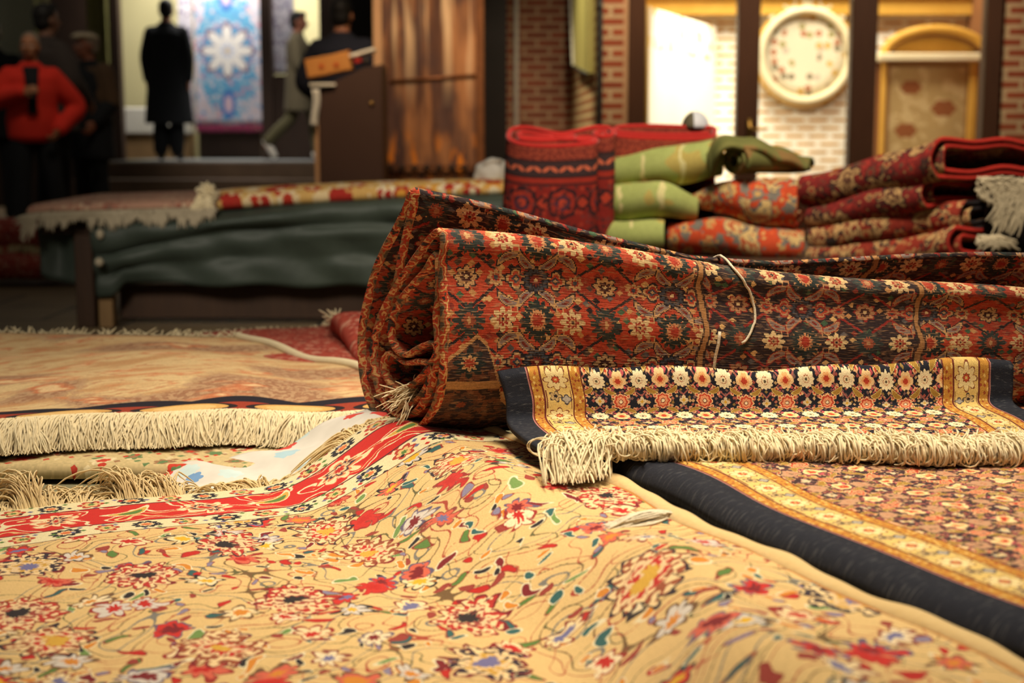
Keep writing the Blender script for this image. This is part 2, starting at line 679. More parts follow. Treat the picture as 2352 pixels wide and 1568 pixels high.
def m_cream_fn():
    p0, q0 = uvcoord()          # p from the selvage, q from the fringed end
    n, nc = noise(vec(p0, q0), 7, 1)
    k = .0012
    p = quant(p0 + (n - .5) * .022, k)
    q = quant(q0 + (n - .5) * .016, k)
    ground = rgb(216, 182, 124)
    red, wine = rgb(186, 34, 28), rgb(120, 26, 34)
    grn, teal, vio = rgb(88, 122, 58), rgb(46, 92, 92), rgb(132, 124, 150)
    org, yel, wh = rgb(206, 130, 44), rgb(218, 170, 40), rgb(226, 210, 170)
    c = ground
    w1 = noise(vec(p0, q0), 26, 1)
    sx = node('ShaderNodeSeparateColor'); TREE.links.new(w1[1].s, sx.inputs[0])
    pw = p + (X(sx.outputs[0]) - .5) * .030
    qw = q + (X(sx.outputs[1]) - .5) * .030
    # winding stems: contour lines of smooth noise
    v1 = noise(vec(p, q), 13, 0)[0]
    c = mixc(fabs(v1 - .50) < .0075, c, rgb(112, 84, 52))
    c = mixc(fabs(v1 - .40) < .0060, c, rgb(164, 66, 48))
    c = mixc(fabs(v1 - .61) < .0080, c, rgb(120, 116, 110))
    v2 = noise(vec(p + 4, q), 21, 0)[0]
    c = mixc((fabs(v2 - .46) < .010) * (v1 > .48), c, rgb(98, 92, 56))
    c = mixc((fabs(v2 - .58) < .009) * (v1 < .52), c, rgb(176, 90, 62))
    # long leaves and buds, edged
    for sc_, pal, lim, asp, thr in ((26, [grn, red, teal, org, wine, rgb(110, 140, 76)], .34, 2.7, .56), (42, [red, vio, rgb(150, 60, 50), teal, INK, org], .32, 1.9, .58)):
        x, y, r1, r2, r3 = cells(pw * sc_ + sc_ * .13, qw * sc_)
        th = r3 * (2 * PI)
        ca, sa = fcos(th), fsin(th)
        xa, ya = x * ca + y * sa, (y * ca - x * sa) * asp
        L = fsqrt(xa * xa + ya * ya)
        on = r1 > thr
        c = mixc((L < lim + .09) * on, c, mixc(r2 > .5, rgb(140, 46, 40), rgb(226, 214, 180)))
        c = mixc((L < lim) * on, c, palette(r2, pal))
    # medium blossoms with ragged petals
    x, y, r1, r2, r3 = cells(pw * 17, qw * 17)
    d = rosette(x, y, .37, 7, .46)
    on = r1 > .46
    c = mixc((d < 1.10) * on, c, palette(r2, [rgb(150, 40, 36), INK, rgb(134, 60, 52), rgb(110, 78, 50), rgb(96, 84, 110)]))
    c = mixc((d < .88) * on, c, palette(r3, [rgb(230, 210, 172), rgb(206, 96, 74), rgb(230, 206, 160), rgb(196, 44, 36), rgb(206, 196, 186)]))
    c = mixc((d < .46) * on, c, palette(r2, [red, yel, rgb(110, 108, 150), org, wine]))
    # grand palmettes built of small petals
    x, y, r1, r2, r3 = cells(pw * 7.4 + .4, qw * 7.4 + .2, .75)
    d = rosette(x, y * .78, .30, 11, .30)
    on = r1 > .50
    tw = noise(vec(p, q), 120, 0)[0]
    c = mixc((d < 1.10) * on, c, palette(r2, [wine, rgb(46, 34, 44), rgb(142, 70, 44)]))
    c = mixc((d < 1.0) * on, c, mixc(tw > .50, rgb(230, 200, 150), palette(r3, [rgb(178, 46, 40), rgb(52, 40, 52), rgb(150, 78, 50)])))
    c = mixc((d < .62) * on, c, mixc(tw > .48, palette(r3, [rgb(150, 66, 56), rgb(196, 150, 60), rgb(186, 44, 38)]), rgb(222, 190, 146)))
    c = mixc((d < .30) * on, c, palette(r3, [INK, rgb(110, 106, 150), rgb(206, 160, 60)]))
    # border at the fringed end: ivory guard, scarlet band, ivory guard
    def guard(qc, h):
        g = rgb(222, 208, 166)
        dx = wrapc(p, .105)
        d = rosette(dx, (q - qc) * 1.15, .019, 10, .28)
        g = flower(g, d, (1.05, NAVY), (.6, rgb(220, 196, 150)), (.4, rgb(206, 110, 60)))
        d = rosette(wrapc(p - .0525, .105), (q - qc), .017, 6, .35)
        g = flower(g, d, (1.05, rgb(176, 60, 44)), (.7, rgb(216, 180, 120)), (.3, grn))
        x, y, a1, a2, a3 = cells(p * 60, q * 60)
        s = mixc(((fabs(x) + fabs(y)) < .26) * (a1 > .4), g, palette(a2, [red, grn, rgb(110, 106, 140), INK]))
        return mixc(d > 1.05, g, g) if False else s
    band = rgb(196, 34, 28)
    s1 = noise(vec(pw * 1.0, qw * 1.6), 15, 0)[0]
    band = mixc(fabs(s1 - .50) < .022, band, wh)
    band = mixc(fabs(s1 - .36) < .016, band, rgb(222, 190, 130))
    d = rosette(wrapc(pw - .03, .20), (qw - .088) * 1.2, .038, 9, .42)
    band = flower(band, d, (1.08, rgb(206, 60, 44)), (.97, rgb(230, 208, 162)), (.66, rgb(206, 120, 80)), (.5, rgb(60, 46, 60)), (.36, rgb(214, 184, 140)), (.2, red))
    d = leaf(wrapc(p - .13, .20), q - .088, .5, .034, .010, 14.0)
    band = flower(band, d, (1.25, wh), (.8, rgb(206, 158, 70)), (.35, grn))
    c = mixc(q < .180, c, guard(.156, .02))
    c = mixc(q < .134, c, band)
    c = mixc(q < .044, c, guard(.022, .02))
    for e in (.044, .134, .180):
        c = mixc(fabs(q - e) < .0018, c, rgb(96, 36, 36))
    # guard beside the selvage
    c = mixc(p0 < .010, c, rgb(176, 116, 52))
    c = shade(c, knots(p0, q0, .0014, .09))
    return c, noise(vec(p0, q0), 700, 0)[0]


def m_peach_fn():
    x0, y0 = uvcoord()          # x along the front edge, y from the front edge back
    n = noise(vec(x0, y0), 5, 2)[0]
    x, y = x0 + (n - .5) * .05, y0 + (n - .5) * .05
    c = rgb(208, 178, 132)
    s = noise(vec(x * 1.0, y * 2.6), 6, 3)[0]
    c = mixc(soft(s, .50, .66) * .8, c, rgb(184, 134, 90))
    c = mixc(soft(fabs(s - .45), .030, .012) * .55, c, rgb(176, 108, 72))
    # mauve-brown pools and coral rays
    m = noise(vec(x * 1.3 + 3.7, y * 1.9), 2.4, 1)[0]
    fz = noise(vec(x, y), 70, 1)[0]
    c = mixc(soft(m + (fz - .5) * .16, .52, .60) * .85, c, mixc(fz > .5, rgb(142, 98, 76), rgb(172, 136, 106)))
    o = noise(vec(x * 2.2 + 9, y * 5), 4.0, 2)[0]
    c = mixc(soft(o, .56, .66) * .75, c, rgb(196, 112, 72))
    c = mixc(soft(o, .66, .72), c, rgb(214, 180, 136))
    # dark chain at the front edge
    w = .034 + fabs(fsin(x0 * 17)) * .026
    c = mixc(y0 < w + .042, c, rgb(34, 30, 40))
    c = mixc(y0 < w + .006, c, rgb(150, 58, 40))
    d = leaf(wrapc(x0, .1848), y0 - .032, 0, .070, .026)
    c = flower(c, d, (1.5, INK), (1.0, rgb(208, 160, 92)), (.5, rgb(222, 182, 120)))
    c = shade(c, knots(x0, y0, .003, .10))
    return c


def speckle_fn(ground, pal, sc_=30, lim=.4, on=.25, amt=.12, extra=None, flowers=None):
    def fn():
        u, v = uvcoord()
        n = noise(vec(u, v), 9, 1)[0]
        x, y = u + (n - .5) * .03, v + (n - .5) * .03
        c = ground
        if extra:
            c = extra(c, u, v)
        cx, cy, r1, r2, r3 = cells(x * sc_, y * sc_)
        d = rosette(cx, cy, lim, 6, .35)
        c = mixc((d < 1) * (r1 > on), c, palette(r2, pal))
        c = mixc((d < .5) * (r1 > on), c, palette(r3, pal[::-1]))
        cx, cy, r1, r2, r3 = cells(x * sc_ * 2.3, y * sc_ * 2.3)
        c = mixc(((fabs(cx) + fabs(cy)) < .36) * (r1 > .5), c, palette(r3, pal))
        if flowers:
            fs, cols = flowers
            sw = node('ShaderNodeSeparateColor')
            TREE.links.new(noise(vec(u, v), 24, 1)[1].s, sw.inputs[0])
            cx, cy, r1, r2, r3 = cells((x + (X(sw.outputs[0]) - .5) * .075) * fs, (y + (X(sw.outputs[1]) - .5) * .075) * fs, .8)
            d = rosette(cx, cy, .36, 8, .35)
            c = flower(c, d, (1.05, cols[0]), (.85, cols[1]), (.5, cols[2]), (.25, cols[1]))
        return shade(c, knots(u, v, .004, amt))
    return fn


def bokhara_fn():
    u, v = uvcoord()            # u round the roll, v up from the floor
    c = rgb(128, 32, 26)
    t = .335 - v
    a = fold(u, .12)
    # round octagon row
    x, y = a, t - .172
    d = rosette(x, y, .044, 8, .12)
    c = flower(c, d, (1.15, rgb(42, 24, 30)), (.9, rgb(150, 44, 32)), (.55, rgb(60, 40, 58)), (.3, rgb(176, 62, 42)))
    d = rosette(a - .06, t - .172, .022, 4, .3)
    c = flower(c, d, (1.1, rgb(40, 24, 28)), (.7, rgb(168, 56, 38)))
    d = rosette(x, t - .288, .046, 8, .12)
    c = flower(c, d, (1.15, rgb(42, 24, 30)), (.9, rgb(140, 40, 30)), (.55, rgb(48, 34, 44)), (.3, rgb(176, 62, 42)))
    cx, cy, r1, r2, r3 = cells(u * 55, v * 55)
    c = mixc(((fabs(cx) + fabs(cy)) < .42) * (r1 > .35), c, palette(r2, [rgb(52, 28, 32), rgb(160, 54, 38), rgb(84, 34, 34), rgb(110, 46, 44)]))
    # border rings near the rim
    b = rgb(150, 48, 32)
    e = fold(u, .05)
    d = leaf(e - .012, t - .070, .6, .013, .006)
    band = flower(rgb(58, 40, 42), d, (1.0, rgb(196, 98, 70)))
    c = mixc(t < .116, c, rgb(150, 42, 30))
    c = mixc(t < .094, c, band)
    c = mixc(t < .046, c, mixc(noise(vec(u, v), 120, 0)[0] > .5, rgb(146, 62, 44), rgb(112, 40, 32)))
    for q in (.046, .094, .116):
        c = mixc(fabs(t - q) < .003, c, rgb(46, 26, 28))
    return shade(c, knots(u, v, .004, .14))


def wood_fn(a, b, sc_=6):
    def fn():
        x, y, z = objcoord()
        n = noise(vec(x * 1.0 + y, z * .35), sc_, 3)[0]
        g = noise(vec(x * 14 + y * 14, z * .9), sc_, 2)[0]
        return mixc(n * .5 + g * .5, a, b), g
    return fn


def cloth_fn(a, b, sc_=160):
    def fn():
        x, y, z = objcoord()
        n = noise(vec(x, y, z), sc_, 2, '3D')[0]
        w = noise(vec(x, y, z), 5, 2, '3D')[0]
        return mixc(n * .4 + w * .6, a, b), n
    return fn


def brick_fn(b1, b2, mortar, row=.068, length=.215, msize=.014, uaxis='x'):
    def fn():
        x, y, z = objcoord()
        n = node('ShaderNodeTexBrick')
        put(n.inputs['Vector'], vec(x if uaxis == 'x' else y, z))
        put(n.inputs['Color1'], b1)
        put(n.inputs['Color2'], b2)
        put(n.inputs['Mortar'], mortar)
        n.inputs['Scale'].default_value = 1.0
        n.inputs['Mortar Size'].default_value = msize
        n.inputs['Mortar Smooth'].default_value = .1
        n.inputs['Brick Width'].default_value = length
        n.inputs['Row Height'].default_value = row
        d = noise(vec(x, y, z), 8, 3, '3D')[0]
        return shade(X(n.outputs['Color']), .75 + d * .5), 1 - X(n.outputs['Fac'])
    return fn


def plain_fn(a, b, sc_=4):
    def fn():
        x, y, z = objcoord()
        return mixc(noise(vec(x, y, z), sc_, 4, '3D')[0], a, b)
    return fn


MT = {}
MT['roll'] = material('carpet_red_lattice', m_roll_fn, bump=.0016)
MT['navy_low'] = material('carpet_navy_flowers', m_navy_fn(1.25, True), bump=.0008)
MT['navy_up'] = material('carpet_navy_flowers_folded', m_navy_fn(.80), bump=.0008)
MT['cream'] = material('carpet_cream_floral', m_cream_fn, bump=.0008, sheen=.15)
MT['peach'] = material('carpet_peach', m_peach_fn)
MT['redrug'] = material('carpet_faded_red', speckle_fn(rgb(168, 70, 56), [rgb(190, 110, 92), rgb(140, 48, 42), rgb(196, 138, 116)], 34, .4, .3))
MT['under'] = material('carpet_pale_edge', speckle_fn(rgb(196, 174, 128), [rgb(186, 60, 44), rgb(96, 122, 80), rgb(214, 196, 156), rgb(150, 110, 80)], 24, .42, .45))
MT['fringe'] = material('cotton_fringe', cloth_fn(rgb(226, 206, 162), rgb(244, 230, 196), 60), rough=.85, sheen=.2)
MT['fringe_tan'] = material('cotton_fringe_tan', cloth_fn(rgb(206, 178, 126), rgb(238, 216, 168), 40), rough=.85, sheen=.2)
MT['fringe_grey'] = material('cotton_fringe_grey', cloth_fn(rgb(150, 136, 112), rgb(206, 192, 166), 18), rough=.9)
MT['binding'] = material('cream_selvage', cloth_fn(rgb(204, 170, 112), rgb(228, 200, 146), 120), rough=.95, sheen=.3)
MT['white_selvage'] = material('white_selvage', cloth_fn(rgb(214, 196, 158), rgb(230, 216, 184), 90))
MT['twine'] = material('white_twine', cloth_fn(rgb(206, 192, 166), rgb(226, 214, 190), 300), rough=.6)


def print_fn():
    u, v = uvcoord()
    c = rgb(214, 208, 200)
    cx, cy, r1, r2, r3 = cells(u * 21, v * 21)
    d = rosette(cx, cy, .42, 7, .25)
    c = mixc((d < 1) * (r1 > .35), c, palette(r2, [rgb(206, 74, 66), rgb(170, 200, 214), rgb(112, 150, 196), rgb(196, 214, 216)]))
    n = noise(vec(u, v), 30, 2)[0]
    return shade(c, .88 + n * .24)


MT['print'] = material('printed_cloth', print_fn, rough=.6)
MT['tarp'] = material('green_tarpaulin', cloth_fn(rgb(46, 54, 48), rgb(70, 80, 70), 40), rough=.55, spec=.4)
MT['wood_dark'] = material('dark_bench_wood', wood_fn(rgb(52, 38, 30), rgb(84, 60, 44)), rough=.6)
MT['wood_pale'] = material('pale_wood', wood_fn(rgb(120, 92, 60), rgb(164, 130, 88)), rough=.7)
MT['platform'] = material('painted_platform', plain_fn(rgb(112, 108, 84), rgb(138, 132, 104), 9), rough=.8)
MT['bench_pale'] = material('carpet_pale_pink', speckle_fn(rgb(176, 134, 112), [rgb(158, 96, 78), rgb(196, 164, 136), rgb(142, 108, 92)], 14, .42, .3))
MT['bench_red'] = material('carpet_red_gold', speckle_fn(rgb(206, 164, 96), [rgb(176, 52, 34), rgb(222, 196, 150), rgb(168, 46, 36), rgb(214, 152, 60), rgb(226, 208, 172)], 11, .48, .1))
MT['bokhara'] = material('carpet_wine_octagons', bokhara_fn)
MT['red_rim'] = material('scarlet_selvage', cloth_fn(rgb(168, 26, 22), rgb(196, 36, 30), 90), rough=.9, sheen=.3)
MT['dkred_rim'] = material('crimson_selvage', cloth_fn(rgb(150, 30, 24), rgb(172, 42, 30), 90), rough=.9)


def green_fn():
    u, v = uvcoord()
    n = noise(vec(u, v), 9, 1)[0]
    c = mixc(n, rgb(140, 152, 84), rgb(174, 180, 112))
    c = mixc(n > .60, c, rgb(176, 158, 88))
    x = fabs(wrapc(u, .13) + (noise(vec(u, v), 22, 1)[0] - .5) * .03)
    c = mixc((x < .006) * (noise(vec(u, v), 16, 1)[0] > .42), c, rgb(206, 196, 140))
    b = noise(vec(u + 5, v), 5, 1)[0]
    c = mixc(b > .62, c, rgb(122, 92, 52))
    return shade(c, knots(u, v, .004, .1))


MT['green'] = material('carpet_sage_green', green_fn)
MT['orange'] = material('carpet_orange_floral', speckle_fn(rgb(188, 70, 38), [rgb(196, 156, 98), rgb(112, 108, 100), rgb(186, 142, 88), rgb(120, 112, 104), rgb(206, 92, 50)], 26, .46, .2, flowers=(9, [rgb(104, 98, 92), rgb(198, 166, 112), rgb(170, 80, 50)])))
MT['orange_rim'] = material('orange_selvage', cloth_fn(rgb(196, 62, 30), rgb(214, 82, 44), 90))
MT['wine'] = material('carpet_wine_medallions', speckle_fn(rgb(116, 34, 32), [rgb(158, 118, 78), rgb(64, 40, 36), rgb(150, 48, 40), rgb(96, 66, 50), rgb(134, 40, 36)], 30, .46, .15, flowers=(8, [rgb(58, 38, 36), rgb(172, 136, 92), rgb(78, 44, 36)])))
MT['wine2'] = material('carpet_wine_rust', speckle_fn(rgb(134, 44, 32), [rgb(166, 122, 78), rgb(58, 48, 44), rgb(150, 60, 40), rgb(176, 132, 88)], 24, .46, .2, flowers=(10, [rgb(60, 44, 40), rgb(186, 148, 100), rgb(120, 54, 40)])))
MT['black_back'] = material('dark_underside', cloth_fn(rgb(24, 20, 24), rgb(38, 30, 32), 90))
MT['bag'] = material('white_plastic_bag', cloth_fn(rgb(186, 180, 172), rgb(220, 214, 206), 14), rough=.4)
# ------------------------------------------------------------------ low platform under the front rugs
PLAT = 0.215
t = thing('display_platform', 'low grey-green platform under the spread rugs, seen as a strip between two fringes', 'platform', (0, 2.0, 0))
mb = MB().box((0.1, 1.95, PLAT - .02), (5.6, 3.3, .04), bev=.004)
mb.build('deck', MT['platform'], t, smooth=False)
for sx in (-2.5, 2.7):
    for sy in (.5, 3.4):
        MB().box((sx, sy, (PLAT - .04) / 2), (.09, .09, PLAT - .04), bev=.004).build('leg', MT['wood_dark'], t, smooth=False)

# ------------------------------------------------------------------ cream floral rug in front, pushed up into a hump
B0 = at_z(1135, 985, .315)
B1 = at_z(2352, 1548, .315)
E2 = (B1 - B0)[:2] / np.linalg.norm((B1 - B0)[:2])       # along the selvage, towards the viewer
E1 = np.array((-E2[1], E2[0]))                            # along the fringed end, to the right
if E1[0] < 0:
    E1 = -E1
CORNER = B0[:2] - E2 * .10


def pq(x, y):
    vx, vy = x - CORNER[0], y - CORNER[1]
    return -(vx * E1[0] + vy * E1[1]), vx * E2[0] + vy * E2[1]


def xy(p, q):
    return CORNER[0] - p * E1[0] + q * E2[0], CORNER[1] - p * E1[1] + q * E2[1]


ZL, ZH = .228, .306


def H(p, q):
    p = np.asarray(p, float); q = np.asarray(q, float)
    ridge = .105 + .020 * np.sin(q * 5.2 + .6) + .012 * np.sin(q * 11 + 2) + .05 * sstep(.62, 1.1, q)
    foot = ridge + .180 + .035 * np.sin(q * 3.1 + 1)
    s = 1 - sstep(0, 1, (p - ridge) / (foot - ridge))
    z = ZL + (ZH - ZL) * s
    z = z + .008 * np.sin(q * 17 + p * 7) * np.exp(-((p - ridge - .02) / .07) ** 2)
    z = z + .014 * np.exp(-((p - ridge) / .05) ** 2) * (.5 + .5 * np.sin(q * 8.2 - .4))
    z = z + .0025 * np.sin(p * 13 + q * 4) * sstep(.3, .5, p)
    return z


def edge_wave(q):
    q = np.asarray(q, float)
    return .006 * np.sin(q * 9 + 1.0) + .004 * np.sin(q * 21)


rug = thing('floral_rug', 'cream floral rug with a scarlet end border, rumpled into a hump at the front', 'rug', (CORNER[0], CORNER[1], ZH))
ps = np.r_[np.linspace(0, .5, 130), np.linspace(.508, 1.9, 80)]
qs = np.r_[np.linspace(-.0, 1.25, 210), np.linspace(1.27, 1.75, 14)]
PP, QQ = np.meshgrid(ps, qs, indexing='ij')
PW = PP + edge_wave(QQ) * np.clip(1 - PP / .2, 0, 1)
QW = QQ + .006 * np.sin(PP * 9) * np.clip(1 - QQ / .3, 0, 1)
XX, YY = xy(PW, QW)
ZZ = H(PW, QW)
sheet('pile', np.stack([XX, YY, ZZ], -1), np.stack([PP, QQ], -1), [MT['cream'], MT['binding']], rug, thick=.009, offset=1.0, rim=1)
# rolled cream selvage along the right edge
qv = np.linspace(.02, 1.7, 220)
pv = edge_wave(qv) - .004
bx, by = xy(pv, qv)
bz = H(pv, qv) + .004
rad = .0125 + .0016 * np.sin(qv * 31) + .001 * np.sin(qv * 67 + 1)
bd = MB().tube(np.stack([bx, by, bz], 1), rad, 12, flat=.95).build('selvage', MT['binding'], rug)
bd['label'] = 'plain cream rolled selvage'


def lerp3(a, b, t):
    return a + (b - a) * t


# cream cotton fringe lying away from the end, in curled clumps
paths = []
K = 3600
for i in range(K):
    p = rng.uniform(.02, 1.55)
    cl = math.sin(p * 41) + .6 * math.sin(p * 97 + 1)
    ln = rng.uniform(.05, .10) * (1 - .62 * (1 - float(sstep(.34, .56, p))))
    up = (.024 + .016 * cl) * rng.uniform(.2, 1.25)
    up *= .45 + .55 * float(sstep(.30, .5, p))
    lean = .026 * cl + rng.normal(0, .024)
    ts = np.linspace(0, 1, 9)
    q = .004 - ln * ts * (1 - .35 * ts * (1 if rng.random() < .5 else -.2))
    pp = p + lean * ts ** 1.4 + .006 * np.sin(ts * 7 + i) * ts
    x, y = xy(pp, q)
    z = H(pp, np.minimum(q, 0) * .2) * (1 - ts * .0) + .004 + np.maximum(0, up) * np.sin(np.minimum(ts * 2.5, PI))
    z = z - .012 * ts
    paths.append(np.stack([x, y, z], 1))
strands('fringe', paths, .0012, MT['fringe_tan'], rug)
# tuft of loose white threads drawn out from under the selvage
paths = []
a = at_z(1400, 1192, ZH + .012)
b = at_z(1548, 1182, ZH + .010)
for i in range(46):
    ts = np.linspace(0, 1, 9)
    w = rng.normal(0, .0045)
    pt = a[None] * (1 - ts[:, None]) + b[None] * ts[:, None]
    pt[:, :2] += rng.normal(0, .006, 2)[None] * (1 - ts[:, None]) + rng.normal(0, .003, 2)[None] * ts[:, None]
    pt[:, 1] += w * np.sin(ts * PI) * 1.6 + .002 * np.sin(ts * 9 + i)
    P0, Q0 = pq(pt[:, 0], pt[:, 1])
    pt[:, 2] = H(P0, Q0) + .011 + .006 * np.sin(ts * PI) * rng.uniform(.1, 1.3) + rng.uniform(-.001, .004) - .004 * (1 - ts)
    paths.append(pt[int(rng.integers(0, 2)):][:8])
o = strands('thread_tuft', paths, .0013, MT['twine'], rug)
o['label'] = 'white tuft of loose threads'

# printed cloth lining peeping out beyond the fringe
cl = thing('printed_cloth', 'thin white cloth printed with red and blue blots, peeping from under the floral rug', 'cloth', (CORNER[0] - .3, CORNER[1], ZL))
ps = np.linspace(-.02, 1.7, 190)
qs = np.linspace(-.140, .10, 32)
PP, QQ = np.meshgrid(ps, qs, indexing='ij')
out = np.clip(-QQ / .1, 0, 1)
wid = .62 + .75 * np.exp(-((PP - .36) / .17) ** 2)
QW = np.where(QQ < 0, QQ * wid, QQ)
XX, YY = xy(PP, QW)
near = 1 - sstep(.40, .62, PP)
ZZ = H(PP, QW * .3) - .0035 - .012 * out * (1 - near) + .016 * np.minimum(1, out * 2.5) * near + .005 * out * np.sin(PP * 60 + QQ * 30) + .004 * out * np.sin(PP * 23)
ZZ = np.maximum(ZZ, PLAT + .0015)
sheet('sheet', np.stack([XX, YY, ZZ], -1), np.stack([PP, QQ], -1), MT['print'], cl, thick=.0008)

# ------------------------------------------------------------------ lower navy rug on the right
low = thing('navy_rug', 'lower navy-bordered flowered rug spread flat at the right front, under the white fringe', 'rug', (CORNER[0] + .3, CORNER[1], ZH))
us = np.r_[np.linspace(0, .02, 9), np.linspace(.024, .14, 30), np.linspace(.15, 1.25, 70)]
qs = np.linspace(.16, 1.75, 190)
UU, QQ = np.meshgrid(us, qs, indexing='ij')
pe = -.030 + .0075 * np.sin(QQ * 8.3 + .5) + .004 * np.sin(QQ * 19)
PW = pe - UU
XX, YY = xy(PW, QQ)
rise = .021 * np.sqrt(np.clip(1 - (1 - np.clip(UU / .017, 0, 1)) ** 2, 0, 1))
ZZ = H(np.maximum(PW, 0) * 0, QQ) + .002 + rise + .004 * np.sin(QQ * 13 + UU * 9) * np.clip(UU / .06, 0, 1) * np.clip((1.3 - QQ), .3, 1)
sheet('pile', np.stack([XX, YY, ZZ], -1), np.stack([UU, QQ], -1), [MT['navy_low'], MT['black_back']], low, thick=.010, rim=0)

# ------------------------------------------------------------------ big rolled carpet
AXA = math.radians(10)
AX = np.array((math.cos(AXA), math.sin(AXA), 0.0))
C5 = [(340, 640), (372, 470), (408, 300), (432, 190), (437, 130), (447, 92), (424, 118), (398, 190), (330, 330), (255, 470), (205, 590), (160, 760), (132, 900), (124, 1020), (132, 1180), (158, 1310), (205, 1420), (285, 1510), (400, 1548), (490, 1500), (560, 1400), (596, 1290), (617, 1150), (618, 1000), (622, 860), (616, 720), (608, 600), (612, 500), (622, 420), (612, 352), (588, 335),
      (545, 372), (490, 445), (420, 545), (345, 655), (285, 760), (238, 870), (205, 990), (198, 1090), (212, 1210), (245, 1330), (310, 1425), (390, 1455), (470, 1405), (530, 1300), (568, 1190), (588, 1080), (584, 960), (576, 850), (590, 740), (592, 620), (588, 500),
      (566, 480), (520, 560), (440, 655), (375, 735), (325, 830), (305, 930), (312, 1000), (345, 1060), (400, 1085), (470, 1040), (545, 1010), (580, 1030), (576, 1080), (540, 1130), (470, 1120), (390, 1130), (300, 1070), (262, 1120), (270, 1200), (318, 1270), (385, 1290), (455, 1240), (505, 1190), (535, 1150), (548, 1180), (525, 1260), (470, 1340), (400, 1385), (335, 1360), (290, 1300), (300, 1260), (350, 1330), (410, 1340)]
YF = 1.992
NS = 420
c2 = catmull(np.array(C5, float), NS)
tg = np.gradient(c2, axis=0)
tg /= np.linalg.norm(tg, axis=1)[:, None]
nrm2 = np.stack([-tg[:, 1], tg[:, 0]], 1)
HALF = 15.0 + 2.2 * np.sin(np.arange(NS) * .31)


def lift(c):
    """end-profile tracing -> points in space, with their distance behind the front"""
    out = []
    for cx_, cy_ in c:
        px, py = 780 + cx_ / 2.6133, 400 + cy_ / 2.6133
        n_ = (1018 - px) / 190 * .27
        w = at_y(px, py, YF + n_)
        out.append((w[0], w[1], w[2], n_))
    return np.array(out)


prof = lift(c2)
profA, profB = lift(c2 + nrm2 * HALF[:, None]), lift(c2 - nrm2 * HALF[:, None])
sl = np.r_[0, np.cumsum(np.linalg.norm(np.diff(prof[:, :3], axis=0), axis=1))]
tipw = at_y(780 + 600 / 2.6133, 400 + 340 / 2.6133, YF)
i_tip = int(np.argmin(np.abs(prof[:, 3] - .009) + np.abs(prof[:, 2] - tipw[2]) * 3))
vcoord = sl[i_tip] - sl
i_mid = i_tip - 30
OUT = profA if profA[i_mid, 3] < profB[i_mid, 3] else profB      # the outer skin
ZB = .312
ts = np.r_[np.linspace(0, .95, 150), np.linspace(.96, 1.75, 30)]


def sq(t, n, z):
    sf = np.interp(t, [0, .1, .25, .42, .65, .9, 1.75], [1, .965, .90, .82, .735, .665, .62])
    sr = np.interp(t, [0, .1, .25, .42, .55, .9, 1.75], [1, .93, .815, .715, .69, .70, .68])
    k = sstep(.035, .10, n)
    s = sf * (1 - k) + sr * k
    return s


def roll_pt(t, P):
    """P (k,4) end-profile points -> (k,3) at distance t along the axis"""
    s = sq(t, P[:, 3], P[:, 2])
    h = P[:, 2] - ZB
    z = ZB + h * s
    bul = 1 + .10 * math.sin(t * 3.0) * 0
    xyz = np.stack([P[:, 0], P[:, 1], z], 1) + AX[None] * t
    # the end is cut a little ragged, the body settles and waves gently
    xyz[:, 2] += .004 * math.sin(t * 9) * np.clip(h / .2, 0, 1)
    xyz[:, 1] += .010 * np.sin(t * 7 + h * 9) * np.clip(t / .2, 0, 1) * np.clip(h / .1, 0, 1)
    return xyz


sec = np.concatenate([profA, profB[::-1], profA[:1]])
vsec = np.concatenate([vcoord, vcoord[::-1], vcoord[:1]])
R = np.stack([roll_pt(t, sec) for t in ts], 0)
roll = thing('rolled_carpet', 'large folded and rolled brick-red carpet tied with white twine, its coiled end at the left', 'carpet', (prof[:, 0].mean(), YF + .12, ZB))
mb = MB()
nt, ns = R.shape[:2]
UVR = np.stack(np.broadcast_arrays(ts[:, None], vsec[None, :]), -1)
ii = np.arange(nt * ns).reshape(nt, ns)
FQ = np.stack([ii[:-1, :-1], ii[1:, :-1], ii[1:, 1:], ii[:-1, 1:]], -1).reshape(-1, 4)
# the cut end, its rim rounded outwards a little
rimm = (R[0, :NS] + R[0, 2 * NS - 1:NS - 1:-1]) / 2 - AX[None] * .0045
V = np.concatenate([R.reshape(-1, 3), rimm])
UVV = np.concatenate([UVR.reshape(-1, 2), np.stack([np.full(NS, -.006), vcoord], 1)])
base = nt * ns
FR = []
for i in range(NS - 1):
    a0, a1, b0, b1 = i, i + 1, 2 * NS - 1 - i, 2 * NS - 2 - i
    FR.append((a0, a1, base + i + 1, base + i))
    FR.append((base + i, base + i + 1, b1, b0))
mb.add(V, [tuple(f) for f in FQ.tolist()] + FR, UVV)
mb.build('pile', MT['roll'], roll)
# twine round it
front = [i for i in range(NS) if sl[i] <= sl[i_tip]]
i_bot = min(range(i_tip), key=lambda i: prof[i, 2])
i_rt = max(range(i_tip // 2), key=lambda i: prof[i, 2])
tw = []
t0 = .392
for f in np.linspace(0, 1, 8):                      # over the back of the rear lobe
    i = int(lerp3(i_rt + 26, i_rt, f))
    tw.append(roll_pt(t0 + .072, OUT[i:i + 1])[0] + np.array((0, .0, .0025)))
a = tw[-1]
b = roll_pt(t0 + .030, OUT[i_tip:i_tip + 1])[0] + np.array((0, -.002, .0025))
for f in (.33, .66):
    tw.append(a + (b - a) * f + np.array((0, 0, .003)))
tw.append(b)
for f in np.linspace(.06, 1, 16):                   # down the front face
    i = int(lerp3(i_tip, i_bot + 40, f))
    tt = t0 + .030 + .035 * math.sin(f * PI * .9)
    tw.append(roll_pt(tt, OUT[i:i + 1])[0] + np.array((.0, -.0025, .0)))
